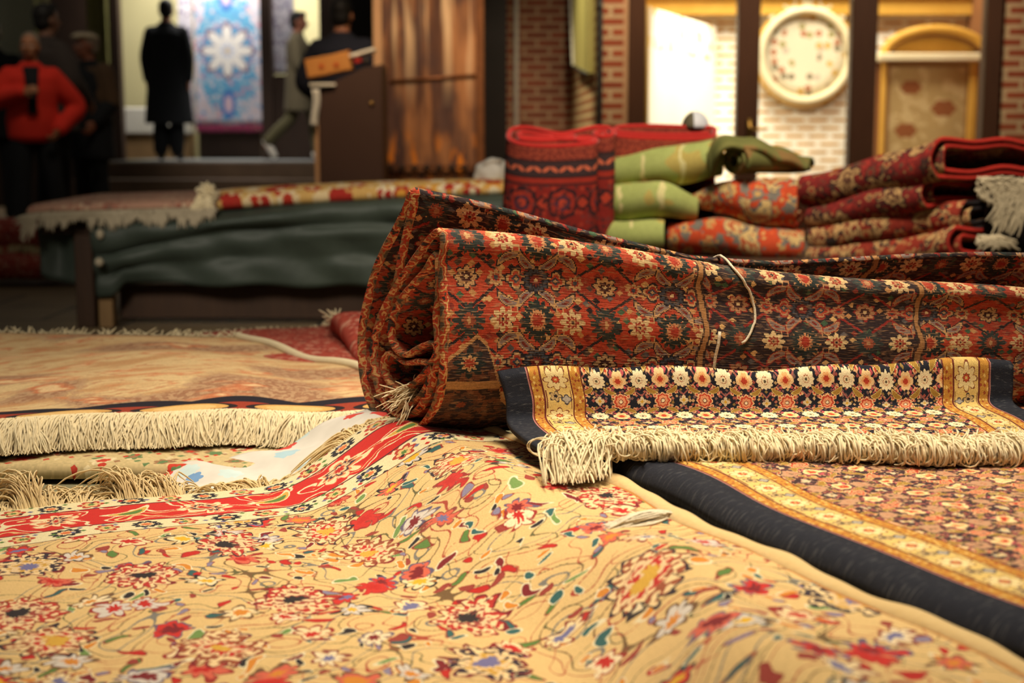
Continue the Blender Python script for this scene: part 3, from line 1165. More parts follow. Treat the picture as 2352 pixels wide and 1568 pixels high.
tw = catmull(np.array(tw), 90)
o = MB().tube(tw, .0021, 6).build('twine', MT['twine'], roll)
o['label'] = 'thin white twine'
pa = []
for f in np.linspace(0, 1, 7):
    i = int(lerp3(int(lerp3(i_tip, i_bot, .34)), int(lerp3(i_tip, i_bot, .74)), f))
    pa.append(roll_pt(.398 - .012 * f + .006 * f * f, OUT[i:i + 1])[0] + np.array((0, -.009 - .006 * (1 - f), 0)))
o = MB().tube(catmull(np.array(pa), 14), .0024, 6).build('twine_end', MT['twine'], roll)
o['label'] = 'loose white end of twine'
# warp threads sticking out of the coil
paths = []
c0 = at_y(935, 905, YF + .10)
for i in range(60):
    ts_ = np.linspace(0, 1, 7)
    d = np.array((-.030 + rng.normal(0, .014), -.020 + rng.normal(0, .008), -.004 + rng.normal(0, .012)))
    s0 = c0 + np.array((.010 + rng.normal(0, .007), .015 + rng.normal(0, .006), rng.normal(0, .009)))
    pt = s0[None] + d[None] * ts_[:, None]
    pt[:, 2] -= .010 * ts_ ** 2 * rng.uniform(.2, 1.6)
    paths.append(pt)
for i in range(5):
    ts_ = np.linspace(0, 1, 7)
    pt = c0[None] + np.stack([-.01 * ts_ + .004 * np.sin(ts_ * 4), -.02 - .004 * ts_, -.008 - .035 * ts_], 1) + rng.normal(0, .002, 3)
    paths.append(pt)
o = strands('end_threads', paths, .0009, MT['fringe'], roll)
o['label'] = 'cream warp threads inside the coil'

# ------------------------------------------------------------------ upper navy rug, its back folded up against the roll
up = thing('navy_rug', 'upper navy-bordered flowered rug folded up against the rolled carpet, white fringe in front', 'rug', (.35, 2.0, ZH))
lc, lf, lm, le = at_y(1146, 866, 1.972), at_y(1166, 980, 1.950), at_y(1205, 1018, 1.86), at_z(1266, 1056, .340)
rc, rf, rm, re_ = at_y(2325, 840, 2.105), at_y(2330, 938, 2.080), at_y(2400, 975, 1.99), at_z(2520, 1056, .340)
back_l, back_r = lc + np.array((.004, .016, -.016)), rc + np.array((0, .016, -.016))
WUP = .80
nu_ = 150
prs = []
for i in range(nu_):
    f = i / (nu_ - 1)
    pts = []
    for a_, b_ in ((back_l, back_r), (lc, rc), ((lc * .5 + lf * .5) + np.array((.003, .006, 0)), (rc * .5 + rf * .5) + np.array((0, .006, 0))), (lf, rf), (lm, rm), (le, re_)):
        pts.append(a_ + (b_ - a_) * f)
    pts = np.array(pts)
    pts[0:2, 2] += .004 * math.sin(f * 9) + .003 * math.sin(f * 23)
    pts[1:4, 1] += .006 * math.sin(f * 7 + 1)
    pts[5, 1] += .010 * math.sin(f * 6) + .006 * math.sin(f * 15)
    prs.append(catmull(pts, 90))
PU = np.array(prs)
LL = np.concatenate([np.zeros((nu_, 1)), np.cumsum(np.linalg.norm(np.diff(PU, axis=1), axis=2), axis=1)], 1)
LL = np.broadcast_to(LL.mean(0)[None], LL.shape)
UU = np.broadcast_to((np.linspace(0, WUP, nu_))[:, None], LL.shape)
sheet('pile', PU, np.stack([UU, LL - .037], -1), [MT['navy_up'], MT['black_back']], up, thick=.008, rim=0)
# the white fringe: coils of yarn lying along the edge
edge = PU[:, -1]
eu = np.linspace(0, 1, nu_)


def edge_at(f):
    return np.array([np.interp(f, eu, edge[:, k]) for k in range(3)])


paths = []
for i in range(3300):
    f = rng.uniform(.012, 1.0)
    e = edge_at(f)
    r = rng.uniform(.010, .0175) * (1 + .18 * math.sin(f * 40))
    ph0 = rng.uniform(-.5, 1.2)
    turn = rng.uniform(4.2, 7.4)
    th = ph0 + turn * np.linspace(0, 1, 12)
    yaw = rng.normal(.35, .45)
    side = np.array((math.cos(yaw), math.sin(yaw), 0))
    fwd = np.array((math.sin(yaw), -math.cos(yaw), 0))
    c = e + np.array((0, rng.normal(-.004, .006), .0155 + rng.normal(0, .003)))
    rz = r * rng.uniform(.75, 1.0)
    pt = c[None] + np.cos(th)[:, None] * -fwd[None] * r + side[None] * (np.linspace(0, 1, 12)[:, None] * rng.normal(.006, .010))
    pt[:, 2] += np.sin(th) * rz
    pt[:, 2] = np.maximum(pt[:, 2], e[2] - .001)
    paths.append(pt)
paths = [catmull(p, 14) for p in paths]
# short frayed tops
for i in range(420):
    f = rng.uniform(.05, 1.0)
    e = edge_at(f)
    tt = np.linspace(0, 1, 14)
    d = np.array((rng.normal(0, .006), rng.normal(.012, .006), rng.uniform(.004, .016)))
    s0 = e + np.array((0, .004, .024))
    pt = s0[None] + d[None] * tt[:, None]
    pt[:, 0] += .002 * np.sin(tt * 5 + i)
    paths.append(pt)
# the bundle that spills over the selvage at the left corner
g0 = edge_at(.005)
for i in range(250):
    f = rng.uniform(.0, .115)
    e = edge_at(f)
    tt = np.linspace(0, 1, 14)
    px = rng.uniform(1243, 1345) + 70 * (f / .115)
    py = 1108 - 14 * ((px - 1243) / 170) + rng.normal(0, 5)
    tgt = at_z(px, py, .322 + rng.uniform(0, .008))
    mid = (e + tgt) / 2 + np.array((rng.normal(-.004, .008), rng.normal(.006, .008), rng.uniform(.014, .034)))
    s0 = e + np.array((0, .014, rng.uniform(.004, .018)))
    top = e + np.array((rng.normal(-.004, .005), rng.normal(-.004, .008), rng.uniform(.022, .036)))
    c = catmull(np.array([s0, top, mid, tgt * .8 + mid * .2 + np.array((0, 0, .002)), tgt]), 14)
    paths.append(c)
for (dx, dy, rr) in ((-.020, .004, .016), (-.014, .0, .020), (-.002, -.03, .017)):
    th = np.linspace(-.6, 5.2, 14)
    c = g0 + np.array((dx, dy, .018))
    paths.append(np.stack([c[0] + rr * np.cos(th) * .9, c[1] + .008 * np.sin(th * .5) - .012, c[2] + rr * .62 * np.sin(th)], 1))
strands('fringe', paths, .00105, MT['fringe'], up, n=5)

# ------------------------------------------------------------------ peach rug at the left, with a deep front fringe
ZP = .298
pe = thing('peach_rug', 'worn peach and tan rug lying at the left, thick cream fringe along its front edge', 'rug', (-.9, 2.7, ZP))
fl, fr = at_z(-420, 975, ZP), at_z(900, 932, ZP)
bl, br = at_z(-420, 762, ZP), at_z(545, 770, ZP)
nb, nf = 60, 150
fv = np.linspace(0, 1, nf)
gv = np.linspace(0, 1, nb)
# right edge bends: far corner -> (650,800) -> (830,850) -> front
re = catmull(np.array([fr, at_z(855, 862, ZP), at_z(760, 832, ZP), at_z(650, 800, ZP), br]), nb)
le2 = np.array([lerp3(fl, bl, g) for g in gv])
PP = np.zeros((nf, nb, 3))
for j in range(nb):
    PP[:, j] = le2[j][None] + (re[j] - le2[j])[None] * fv[:, None]
FV, GV = np.meshgrid(fv, gv, indexing='ij')
wav = .022 * np.sin(PP[..., 0] * 11 + 1.2) + .010 * np.sin(PP[..., 0] * 24)
PP[..., 1] += wav * (1 - GV) ** 3
PP[..., 2] += .010 * np.sin(PP[..., 0] * 9 + GV * 3) * np.sin(GV * 3) + .012 * np.exp(-((GV - .35) / .2) ** 2) + .004 * np.sin(GV * 21 + PP[..., 0] * 5)
sheet('pile', PP, np.stack([PP[..., 0], (PP[..., 1] - PP[:, :1, 1])], -1), MT['peach'], pe, thick=.012)
MB().tube(PP[-1] + np.array((0, 0, .002)), .011, 8).build('selvage', MT['white_selvage'], pe)
paths = []
fe = PP[:, 0]
for i in range(4200):
    f = rng.uniform(.0, 1)
    e = np.array([np.interp(f, fv, fe[:, k]) for k in range(3)])
    tt = np.linspace(0, 1, 9)
    ln = rng.uniform(.045, .090)
    cl = math.sin(f * 90) + .5 * math.sin(f * 210)
    dr = rng.uniform(.75, 1.1)
    d = np.stack([(.014 * cl + rng.normal(0, .014)) * tt ** 1.3 + .004 * np.sin(tt * 8 + i) * tt, -ln * .80 * tt ** .8, np.maximum(-.046, -.056 * tt ** 1.7 * dr) + .008 * np.sin(tt * 3) * rng.uniform(0, 1) + .003 * rng.random()], 1)
    paths.append(e[None] + d + np.array((0, .003, -.002)))
strands('fringe', paths, .0013, MT['fringe'], pe)
paths = []
for i in range(420):
    f = rng.uniform(0, 1)
    e = np.array([np.interp(f, fv, PP[:, -1, k]) for k in range(3)])
    tt = np.linspace(0, 1, 5)
    d = np.stack([rng.normal(0, .014) * tt, .022 * tt, rng.uniform(-.012, .016) * tt], 1)
    paths.append(e[None] + d)
strands('back_fringe', paths, .0018, MT['white_selvage'], pe)

# pale rug showing as a strip below that fringe
un = thing('under_rug', 'pale speckled rug under the peach rug, only its front edge showing', 'rug', (-.9, 2.3, PLAT))
a, b = at_z(-420, 1072, .245), at_z(800, 1066, .245)
nx = 90
xs = np.linspace(0, 1, nx)
ysv = np.r_[0, .004, .012, .03, np.linspace(.08, .75, 12)]
PP = np.zeros((nx, len(ysv), 3))
for i in range(nx):
    e = lerp3(a, b, xs[i])
    for j, q in enumerate(ysv):
        PP[i, j] = e + np.array((0, q, 0))
        PP[i, j, 2] = .224 + .021 * math.sqrt(max(0, 1 - (1 - min(q / .012, 1)) ** 2)) + .003 * math.sin(e[0] * 16) * min(1, q / .03)
sheet('pile', PP, np.stack([PP[..., 0], PP[..., 1]], -1), MT['under'], un, thick=.0075)

# folded rugs that lift the peach rug
us_ = thing('folded_rug', 'folded rug hidden beneath the peach rug, lifting it', 'rug', (-.9, 2.85, PLAT))
MB().box((-1.22, 2.84, .2500), (1.10, .86, .066), bev=.02).build('pile', MT['under'], us_)

# faded red rug behind it
rr = thing('red_rug', 'faded red rug behind the peach rug, its pale fringed corner rising beside the rolled carpet', 'rug', (-.2, 3.2, ZP))
c0, c1, c2, c3 = at_z(430, 776, .262), at_z(560, 765, .270), at_z(745, 757, .272), at_y(775, 729, 3.30)
topl = catmull(np.array([c0, c1, c2, c3, at_y(860, 726, 3.28), at_y(980, 740, 3.25)]), 60)
PP = np.zeros((60, 24, 3))
for i in range(60):
    for j in range(24):
        f = j / 23
        PP[i, j] = topl[i] + np.array((.25 * f, -.95 * f, 0))
        PP[i, j, 2] = lerp3(topl[i, 2], .282, sstep(0, .55, f))
sheet('pile', PP, np.stack([PP[..., 0], PP[..., 1]], -1), MT['redrug'], rr, thick=.010)
paths = []
for i in range(300):
    f = rng.uniform(.0, .75)
    e = np.array([np.interp(f, np.linspace(0, 1, 60), topl[:, k]) for k in range(3)])
    tt = np.linspace(0, 1, 5)
    big = 1.6 if f > .5 else 1
    d = np.stack([rng.normal(-.006, .012) * tt, .014 * tt, big * rng.uniform(-.006, .014) * tt], 1)
    paths.append(e[None] + d)
strands('fringe', paths, .0022, MT['white_selvage'], rr)
# ------------------------------------------------------------------ bench under the green tarpaulin
YB = 5.70
XL, XR = at_y(88, 500, YB)[0], .55
t = thing('market_bench', 'low wooden bench at the left under a green tarpaulin, post legs and lower board showing', 'bench', ((XL + XR) / 2, YB + .35, 0))
MB().box(((XL + XR) / 2, YB + .40, .405), (XR - XL, .74, .05), bev=.005).build('top', MT['wood_dark'], t, smooth=False)
MB().box(((XL + XR) / 2 + .1, YB + .16, .095), (XR - XL - .35, .03, .14), bev=.004).build('lower_board', MT['wood_dark'], t, smooth=False)
lx1, lx2 = at_y(188, 600, YB)[0], at_y(242, 700, YB + .02)[0]
for (x, y, w, m) in ((lx1, YB + .06, .075, 'wood_dark'), (lx2, YB + .05, .058, 'wood_pale'), (XR - .1, YB + .08, .07, 'wood_dark'), (lx1, YB + .68, .07, 'wood_dark'), (XR - .1, YB + .68, .07, 'wood_dark')):
    o = MB().box((x, y, .19), (w, w, .38), bev=.005).build('leg', MT[m], t, smooth=False)
    if m == 'wood_pale':
        o['label'] = 'pale bare-wood leg'

# tarpaulin: over the top and hanging down the front in folds
tp = thing('tarpaulin', 'dark green tarpaulin draped over the left bench, hanging in folds down its front', 'tarpaulin', ((XL + XR) / 2, YB, .45))
nx = 150
xs = np.linspace(at_y(215, 500, YB)[0], XR, nx)
rows = []
for i, x in enumerate(xs):
    px = 1176 + x / YB * FPX
    ztop = np.interp(px, [200, 300, 480, 700, 960, 1150, 1500], [.440, .455, .470, .515, .545, .555, .56])
    zcr = np.interp(px, [200, 260, 340, 430, 520, 640, 800, 960], [.285, .300, .335, .362, .395, .405, .415, .425])
    zb = np.interp(px, [200, 215, 255, 280, 420, 900], [.10, .125, .135, .190, .178, .168]) + .006 * math.sin(x * 17)
    bul = .035 + .02 * math.sin(x * 5 + 1) + .012 * math.sin(x * 11)
    P = [(YB + .75, ztop - .01), (YB + .45, ztop), (YB + .12, ztop + .002), (YB + .01, ztop - .012), (YB - bul - .02, ztop - .045), (YB - bul - .012, zcr + .032), (YB - .008, zcr + .004), (YB - .026 - .012 * math.sin(x * 7), zcr - .022),
         (YB - .016, zcr - .055), (YB + .012, lerp3(zcr, zb, .55) + .01), (YB + .004 + .010 * math.sin(x * 13), lerp3(zcr, zb, .62)), (YB + .010 + .012 * math.sin(x * 9 + 2), zb)]
    rows.append(catmull(np.array([(x, a, b) for a, b in P]), 60))
PP = np.array(rows)
PP[..., 1] += .006 * np.sin(PP[..., 0] * 23 + PP[..., 2] * 30)
sheet('front_drape', PP, np.stack([PP[..., 0], PP[..., 2]], -1), MT['tarp'], tp, thick=.006)
# the left flap hanging over the bench end
xs = np.linspace(XL - .03, at_y(225, 500, YB)[0], 36)
rows = []
for x in xs:
    px = 1176 + x / YB * FPX
    zb = np.interp(px, [60, 95, 180, 230], [.22, .19, .165, .20])
    w = .014 * math.sin(x * 40)
    d = .05 + .05 * np.interp(px, [60, 110, 230], [0, 1, 0])
    rows.append(catmull(np.array([(x, YB + .7, .44), (x, YB + .25, .445), (x, YB + .14, .44), (x, YB + .08 + w, .40), (x, YB + .085 + d * .3 + w, .33), (x, YB + .10 + w * .5, zb)]), 40))
PP = np.array(rows)
sheet('end_drape', PP, np.stack([PP[..., 0], PP[..., 2]], -1), MT['tarp'], tp, thick=.006)
# torn pale corner patch and tie knob
mb = MB()
c = at_y(232, 520, YB - .09)
mb.ellipsoid(at_y(230, 538, YB - .075), (.016, .012, .020), 10, 8)
mb.build('tie_knot', MT['fringe_grey'], tp)
MB().ellipsoid(at_y(228, 602, YB - .075), (.018, .014, .018), 10, 8).build('tie_knot', MT['fringe_grey'], tp)

# pale rug on the bench, left
rg = thing('pale_rug', 'pale pinkish rug on the left bench, grey fringe hanging over the front', 'rug', (at_y(270, 470, YB)[0], YB + .3, .46))
xs = np.linspace(at_y(72, 470, YB)[0], at_y(500, 450, YB)[0], 60)
rows = []
for x in xs:
    px = 1176 + x / YB * FPX
    zt = np.interp(px, [70, 120, 300, 500], [.486, .496, .505, .515])
    rows.append(catmull(np.array([(x, YB + .72, zt + .010), (x, YB + .35, zt + .004), (x, YB + .05, zt), (x, YB - .035, zt - .012), (x, YB - .050, zt - .024)]), 24))
PP = np.array(rows)
sheet('pile', PP, np.stack([PP[..., 0], PP[..., 1]], -1), MT['bench_pale'], rg, thick=.014)
clump = rng.uniform(.45, 1.25, 60)
paths = []
for i in range(900):
    f = rng.uniform(0, 1)
    e = np.array([np.interp(f, np.linspace(0, 1, 60), PP[:, -1, k]) for k in range(3)])
    tt = np.linspace(0, 1, 5)
    ln = rng.uniform(.018, .068) * (1.5 if f < .08 else 1) * clump[int(f * 59.9)]
    d = np.stack([rng.normal(0, .010) * tt - (.035 * tt if f < .08 else 0), -.022 * np.sin(tt * 2.2), -ln * tt ** 1.2], 1)
    paths.append(e[None] + d + np.array((0, -.004, 0)))
strands('fringe', paths, .0034, MT['fringe_grey'], rg)

# red and gold rug on the bench, right
rg = thing('red_gold_rug', 'red and gold edged rug on the bench, a white corner tassel at its left', 'rug', (at_y(800, 450, YB)[0], YB + .3, .5))
xs = np.linspace(at_y(488, 460, YB)[0], XR - .02, 90)
rows = []
for x in xs:
    px = 1176 + x / YB * FPX
    yt = np.interp(px, [488, 520, 640, 860, 1000, 1150, 1500], [442, 438, 430, 421, 417, 416, 416])
    yb = np.interp(px, [488, 520, 700, 870, 1000, 1150, 1500], [482, 478, 466, 456, 450, 444, 444])
    zt = at_y(px, yt, YB + .10)[2] - .004
    zb = at_y(px, yb, YB - .03)[2]
    r = (zt - zb) / 2
    rows.append(catmull(np.array([(x, YB + .68, zt - .02), (x, YB + .30, zt - .004), (x, YB + .12, zt), (x, YB + .03, zt - .35 * r), (x, YB - .015, zb + 1.05 * r), (x, YB - .018, zb + .5 * r), (x, YB + .02, zb + .004), (x, YB + .12, zb)]), 36))
PP = np.array(rows)
sheet('pile', PP, np.stack([PP[..., 0], PP[..., 1] + PP[..., 2]], -1), MT['bench_red'], rg, thick=.012)
paths = []
c0 = at_y(490, 452, YB - .02)
for i in range(220):
    tt = np.linspace(0, 1, 9)
    kind = rng.random()
    s0 = c0 + rng.normal(0, .010, 3)
    if kind < .35:
        tgt = at_y(448 + rng.normal(0, 9), 488 + rng.normal(0, 4), YB - .06)
    elif kind < .55:
        tgt = at_y(482 + rng.normal(0, 5), 478 + rng.normal(0, 4), YB - .06)
    else:
        a = rng.uniform(0, 6.28)
        tgt = s0 + np.array((-.02 + .03 * math.cos(a), -.02, .012 + .03 * math.sin(a)))
    mid = (s0 + tgt) / 2 + np.array((rng.normal(-.008, .006), -.02, rng.normal(.012, .006)))
    paths.append(catmull(np.array([s0, mid, tgt]), 9))
strands('tassel', paths, .0042, MT['fringe'], rg)

# ------------------------------------------------------------------ low table carrying the folded carpets, hidden behind the roll
ZT = .395
t = thing('low_table', 'low dark table behind the rolled carpet, carrying the folded carpets', 'table', (.85, 4.55, 0))
MB().box((.95, 4.62, ZT - .025), (2.3, 1.0, .05), bev=.004).build('top', MT['wood_dark'], t, smooth=False)
for x in (-.1, 2.0):
    for y in (4.2, 5.04):
        MB().box((x, y, (ZT - .05) / 2), (.08, .08, ZT - .05), bev=.004).build('leg', MT['wood_dark'], t, smooth=False)


def folded(name, label, spine, hs, zbot, bdir, lend, mat, rim, tk=.014, group=None, part='pile', taper=.25, uvo=0.0, cat='carpet'):
    """a carpet folded flat: the fold runs along the spine points, the folded layers reach lend behind it"""
    sp = catmull(np.array(spine, float), 60)
    hh = np.interp(np.linspace(0, 1, 60), np.linspace(0, 1, len(hs)), hs)
    b = np.array((bdir[0], bdir[1], 0.0)); b /= np.linalg.norm(b)
    t = thing(name, label, cat, (sp[:, 0].mean(), sp[:, 1].mean(), sp[:, 2].min() - max(hs) / 2), group=group)
    rows, uvs = [], []
    for i in range(60):
        h = hh[i] - tk
        r = h / 2
        q = tk * 1.35
        g = max(.004, r - q)
        pr = [(lend, -r * (1 - taper)), (lend * .5, -r * (1 - taper * .4)), (r, -r), (r * .42, -r * .86), (0.0, -r * .25), (0.0, r * .25), (r * .42, r * .86), (r, r), (lend * .5, r * (1 - taper * .4)), (lend, r * (1 - taper)),
              (lend + .01, g), (lend * .96, g * (1 - taper)), (lend * .5, g * .9), (r + q, g), (r * .55 + q, g * .6), (r * .5 + q, 0.0), (r * .55 + q, -g * .6), (r + q, -g), (lend * .5, -g * .9), (lend * .92, -g * (1 - taper))]
        pr = catmull(np.array(pr), 130)
        s = np.r_[0, np.cumsum(np.linalg.norm(np.diff(pr, axis=0), axis=1))]
        rows.append(sp[i][None] + b[None] * pr[:, :1] + np.array((0, 0, 1.0))[None] * pr[:, 1:])
        uvs.append(np.stack([np.full(130, uvo + np.linalg.norm(sp[i] - sp[0])), s + uvo * 3], 1))
    P = np.array(rows)
    P[..., 2] += .004 * np.sin(P[..., 0] * 31) + .003 * np.sin(P[..., 1] * 43)
    sheet(part, P, np.array(uvs), [mat, rim], t, thick=tk, offset=0.0, rim=1)
    return t


G4 = None
folded('folded_carpet', 'wine-red folded carpet on top of the right-hand stack, its loop edged in crimson', [at_y(1830, 440, 4.42), at_y(1980, 408, 4.3), at_y(2140, 364, 4.16)], [.094, .112, .124], 0, (.88, .42), .55, MT['wine'], MT['dkred_rim'])
folded('folded_carpet', 'folded wine carpet directly beneath the topmost one of the right-hand stack', [at_y(1850, 500, 4.42), at_y(1980, 472, 4.3), at_y(2118, 440, 4.2)], [.070, .092, .098], 0, (.88, .42), .40, MT['wine'], MT['dkred_rim'], uvo=1.3)
folded('folded_carpet', 'folded rust-and-wine carpet, third from the top of the right-hand stack', [at_y(1852, 546, 4.40), at_y(2000, 522, 4.3), at_y(2205, 492, 4.2)], [.055, .085, .092], 0, (.9, .42), .50, MT['wine2'], MT['black_back'], uvo=2.1)
folded('folded_carpet', 'lowest folded carpet of the right-hand stack, a red-edged loop peeping out above the roll', [at_y(1850, 590, 4.38), at_y(2040, 580, 4.28), at_y(2180, 560, 4.14)], [.06, .075, .10], 0, (.92, .38), .50, MT['wine2'], MT['dkred_rim'], uvo=3.3)
folded('folded_carpet', 'red-edged folded carpet at the far right end of the stack beyond the white fringe', [at_y(2330, 572, 4.3), at_y(2420, 560, 4.25), at_y(2560, 540, 4.25)], [.09, .11, .12], 0, (.3, .9), .40, MT['wine2'], MT['red_rim'], uvo=4.1)
# white fringes hanging out at the right end of the stack
fr = thing('fringed_carpet', 'dark carpet end with a shaggy white fringe, tucked in the right-hand stack', 'carpet', at_y(2290, 480, 4.4))
a, b = at_y(2262, 440, 4.16), at_y(2480, 430, 4.24)
rows = []
for f in np.linspace(0, 1, 30):
    e = a + (b - a) * f
    rows.append(catmull(np.array([e + np.array((0, .35, .0)), e + np.array((0, .06, .004)), e, e + np.array((0, -.015, -.035)), e + np.array((0, .0, -.105)), e + np.array((0, .0, -.185))]), 20))
PP = np.array(rows)
sheet('pile', PP, np.stack([PP[..., 0], PP[..., 2]], -1), MT['black_back'], fr, thick=.012)
paths = []
for i in range(420):
    k = rng.random()
    tt = np.linspace(0, 1, 7)
    if k < .40:
        s0 = at_y(rng.uniform(2240, 2330), rng.uniform(405, 440), 4.10)
        d = np.array((rng.uniform(.0, .05), -.02, rng.uniform(-.045, .004)))
    elif k < .78:
        s0 = at_y(rng.uniform(2305, 2370), rng.uniform(405, 450), 4.10)
        d = np.array((rng.normal(-.025, .014), -.02, rng.uniform(-.12, -.05)))
    else:
        s0 = at_y(rng.uniform(2245, 2300), rng.uniform(540, 552), 4.08)
        d = np.array((rng.normal(.02, .02), -.02, rng.uniform(-.03, -.008)))
    pt = s0[None] + d[None] * tt[:, None]
    pt[:, 0] += .004 * np.sin(tt * 6 + i)
    pt[:, 1] -= .012 * np.sin(tt * PI)
    paths.append(pt)
strands('fringe', paths, .0036, MT['fringe_grey'], fr)
a = at_y(2230, 560, 4.37)
# orange pair
folded('folded_carpet', 'orange floral folded carpet bulging like a cushion beside the wine-red stack', [at_y(1585, 456, 4.52), at_y(1630, 456, 4.45), at_y(1720, 464, 4.36), at_y(1828, 474, 4.36)], [.030, .095, .142, .150], 0, (.25, .95), .45, MT['orange'], MT['orange_rim'], tk=.02)
folded('folded_carpet', 'orange and slate folded carpet lying under the cushion-like one', [at_y(1535, 545, 4.46), at_y(1640, 548, 4.38), at_y(1760, 562, 4.34), at_y(1845, 572, 4.34)], [.09, .115, .110, .09], 0, (.2, .97), .45, MT['orange'], MT['black_back'], tk=.018, uvo=2.6)
# sage green trio
folded('folded_carpet', 'topmost sage green folded carpet of the green pile', [at_y(1396, 398, 4.60), at_y(1500, 388, 4.52), at_y(1610, 368, 4.46), at_y(1660, 362, 4.47)], [.10, .110, .122, .115], 0, (.1, .99), .45, MT['green'], MT['green'], tk=.02)
folded('folded_carpet', 'middle sage green folded carpet of the green pile', [at_y(1352, 470, 4.54), at_y(1450, 462, 4.46), at_y(1535, 462, 4.42), at_y(1600, 476, 4.46)], [.098, .112, .112, .070], 0, (.1, .99), .45, MT['green'], MT['green'], tk=.02, uvo=1.7)
folded('folded_carpet', 'lowest sage green folded carpet, mostly hidden by the tied roll', [at_y(1350, 542, 4.50), at_y(1450, 545, 4.42), at_y(1525, 548, 4.40)], [.10, .105, .10], 0, (.1, .99), .45, MT['green'], MT['green'], tk=.02, uvo=3.1)


def olive_fn():
    u, v = uvcoord()
    n = noise(vec(u, v), 9, 2)[0]
    c = mixc(n, rgb(84, 92, 46), rgb(138, 130, 76))
    return mixc(n > .56, c, rgb(134, 104, 62))


MT['olive'] = material('carpet_olive', olive_fn)
# twisted olive end: a roll seen into its open mouth, a slack flap over it
t = thing('rolled_end', 'twisted olive carpet end with a dark open coil, on top of the green pile', 'carpet', at_y(1730, 370, 4.5))
rows, uvs = [], []
a0, a1 = at_y(1688, 368, 4.40), at_y(1850, 384, 4.62)
ax = catmull(np.array([a0, a0 * .6 + a1 * .4 + np.array((0, 0, .004)), a1]), 30)
dr = (a1 - a0) / np.linalg.norm(a1 - a0)
sd = np.cross(dr, (0, 0, 1.0)); sd /= np.linalg.norm(sd)
for i, c in enumerate(ax):
    f = i / 29
    k = .044 * (1 - f) ** .6 + .014
    th = np.linspace(-.6, 2.3 * 2 * PI, 100)
    rr_ = k * (1 - .62 * th / th[-1])
    skew = -.035 * (1 - f)
    off = sd[None] * (rr_ * 1.25 * np.cos(th))[:, None] + np.array((0, 0, 1.0))[None] * (rr_ * .80 * np.sin(th))[:, None] + dr[None] * (skew * np.cos(th) * .6)[:, None]
    rows.append(c[None] + off)
    uvs.append(np.stack([np.full(100, f * .3), th * .05], 1))
sheet('coil', np.array(rows), np.array(uvs), [MT['olive'], MT['olive']], t, thick=.011, offset=0.0, rim=1)
A = catmull(np.array([at_y(1622, 352, 4.50), at_y(1650, 328, 4.56), at_y(1720, 336, 4.60), at_y(1800, 360, 4.66), at_y(1868, 384, 4.72)]), 40)
B = catmull(np.array([at_y(1640, 405, 4.40), at_y(1662, 350, 4.34), at_y(1726, 348, 4.36), at_y(1790, 372, 4.42), at_y(1850, 392, 4.50)]), 40)
P = np.array([[A[i] + (B[i] - A[i]) * g + np.array((0, -.012, .020)) * math.sin(g * PI) for g in np.linspace(0, 1, 16)] for i in range(40)])
P[..., 2] += .004 * np.sin(P[..., 0] * 60)
sheet('flap', P, np.stack([P[..., 0], P[..., 1]], -1), MT['olive'], t, thick=.014)


# scarlet-rimmed carpets standing on end
def standing(name, label, path, base, ztop, slope, y0, mat, rim, closed_h=None):
    P2 = catmull(np.array(path, float), 170)
    s = np.r_[0, np.cumsum(np.linalg.norm(np.diff(P2, axis=0), axis=1))]
    t = thing(name, label, 'carpet', (P2[:, 0].mean(), P2[:, 1].mean(), base))
    rows, uvs = [], []
    nz = 30
    for j in range(nz):
        f = j / (nz - 1)
        top = ztop + (P2[:, 1] - y0) * slope
        z = base + (top - base) * f
        x = P2[:, 0] + (P2[:, 0] - P2[:, 0].mean()) * .06 * (1 - f) - .012 * (1 - f)
        rows.append(np.stack([x, P2[:, 1] + .006 * np.sin(f * 4 + s * 9) - .02 * (1 - f), z], 1))
        uvs.append(np.stack([s, np.full_like(s, f * (ztop - base))], 1))
    sheet('pile', np.array(rows), np.array(uvs), [mat, rim], t, thick=.013, offset=0.0, rim=1)
    # the pile folds over the rim: a soft scarlet selvage
    MB().tube(rows[-1], .0085, 8).build('selvage', rim, t)
    return t


def px2(lst, y0, ztop, slope):
    """rim points given as picture columns and a depth behind the front"""
    return [(at_y(px, 330, y0 + d)[0], y0 + d) for px, d in lst]


Y0 = 4.40
S1 = [(1352, .045), (1330, .040), (1322, .056), (1345, .066), (1368, .052), (1362, .025), (1330, .012), (1270, .002), (1210, .010), (1176, .040), (1168, .075), (1176, .120), (1205, .135), (1245, .115), (1285, .088), (1320, .105), (1360, .135), (1392, .135), (1408, .105), (1402, .078), (1384, .070), (1366, .085), (1372, .104), (1390, .105), (1388, .095)]
S1b = [(1196, .055), (1240, .040), (1300, .052), (1318, .075), (1290, .070), (1240, .085), (1200, .100), (1192, .075), (1215, .062), (1270, .060)]
standing('standing_carpet', 'wine-red carpet folded like a scroll, standing on end behind the roll, scarlet rim on top', px2(S1b[::-1] + S1, Y0, .74, .45), ZT, .730, .44, Y0, MT['bokhara'], MT['red_rim'])
Y0 = 4.72
S2 = [(1628, .05), (1560, .040), (1480, .046), (1425, .060), (1412, .085), (1430, .11), (1500, .115), (1580, .105), (1632, .100), (1640, .075), (1630, .020), (1560, .008), (1480, .016), (1425, .030), (1405, .060)]
standing('standing_carpet', 'flat-folded scarlet-topped carpet standing behind the sage green pile', px2(S2, Y0, .74, .4), ZT, .752, .40, Y0, MT['bokhara'], MT['red_rim'])

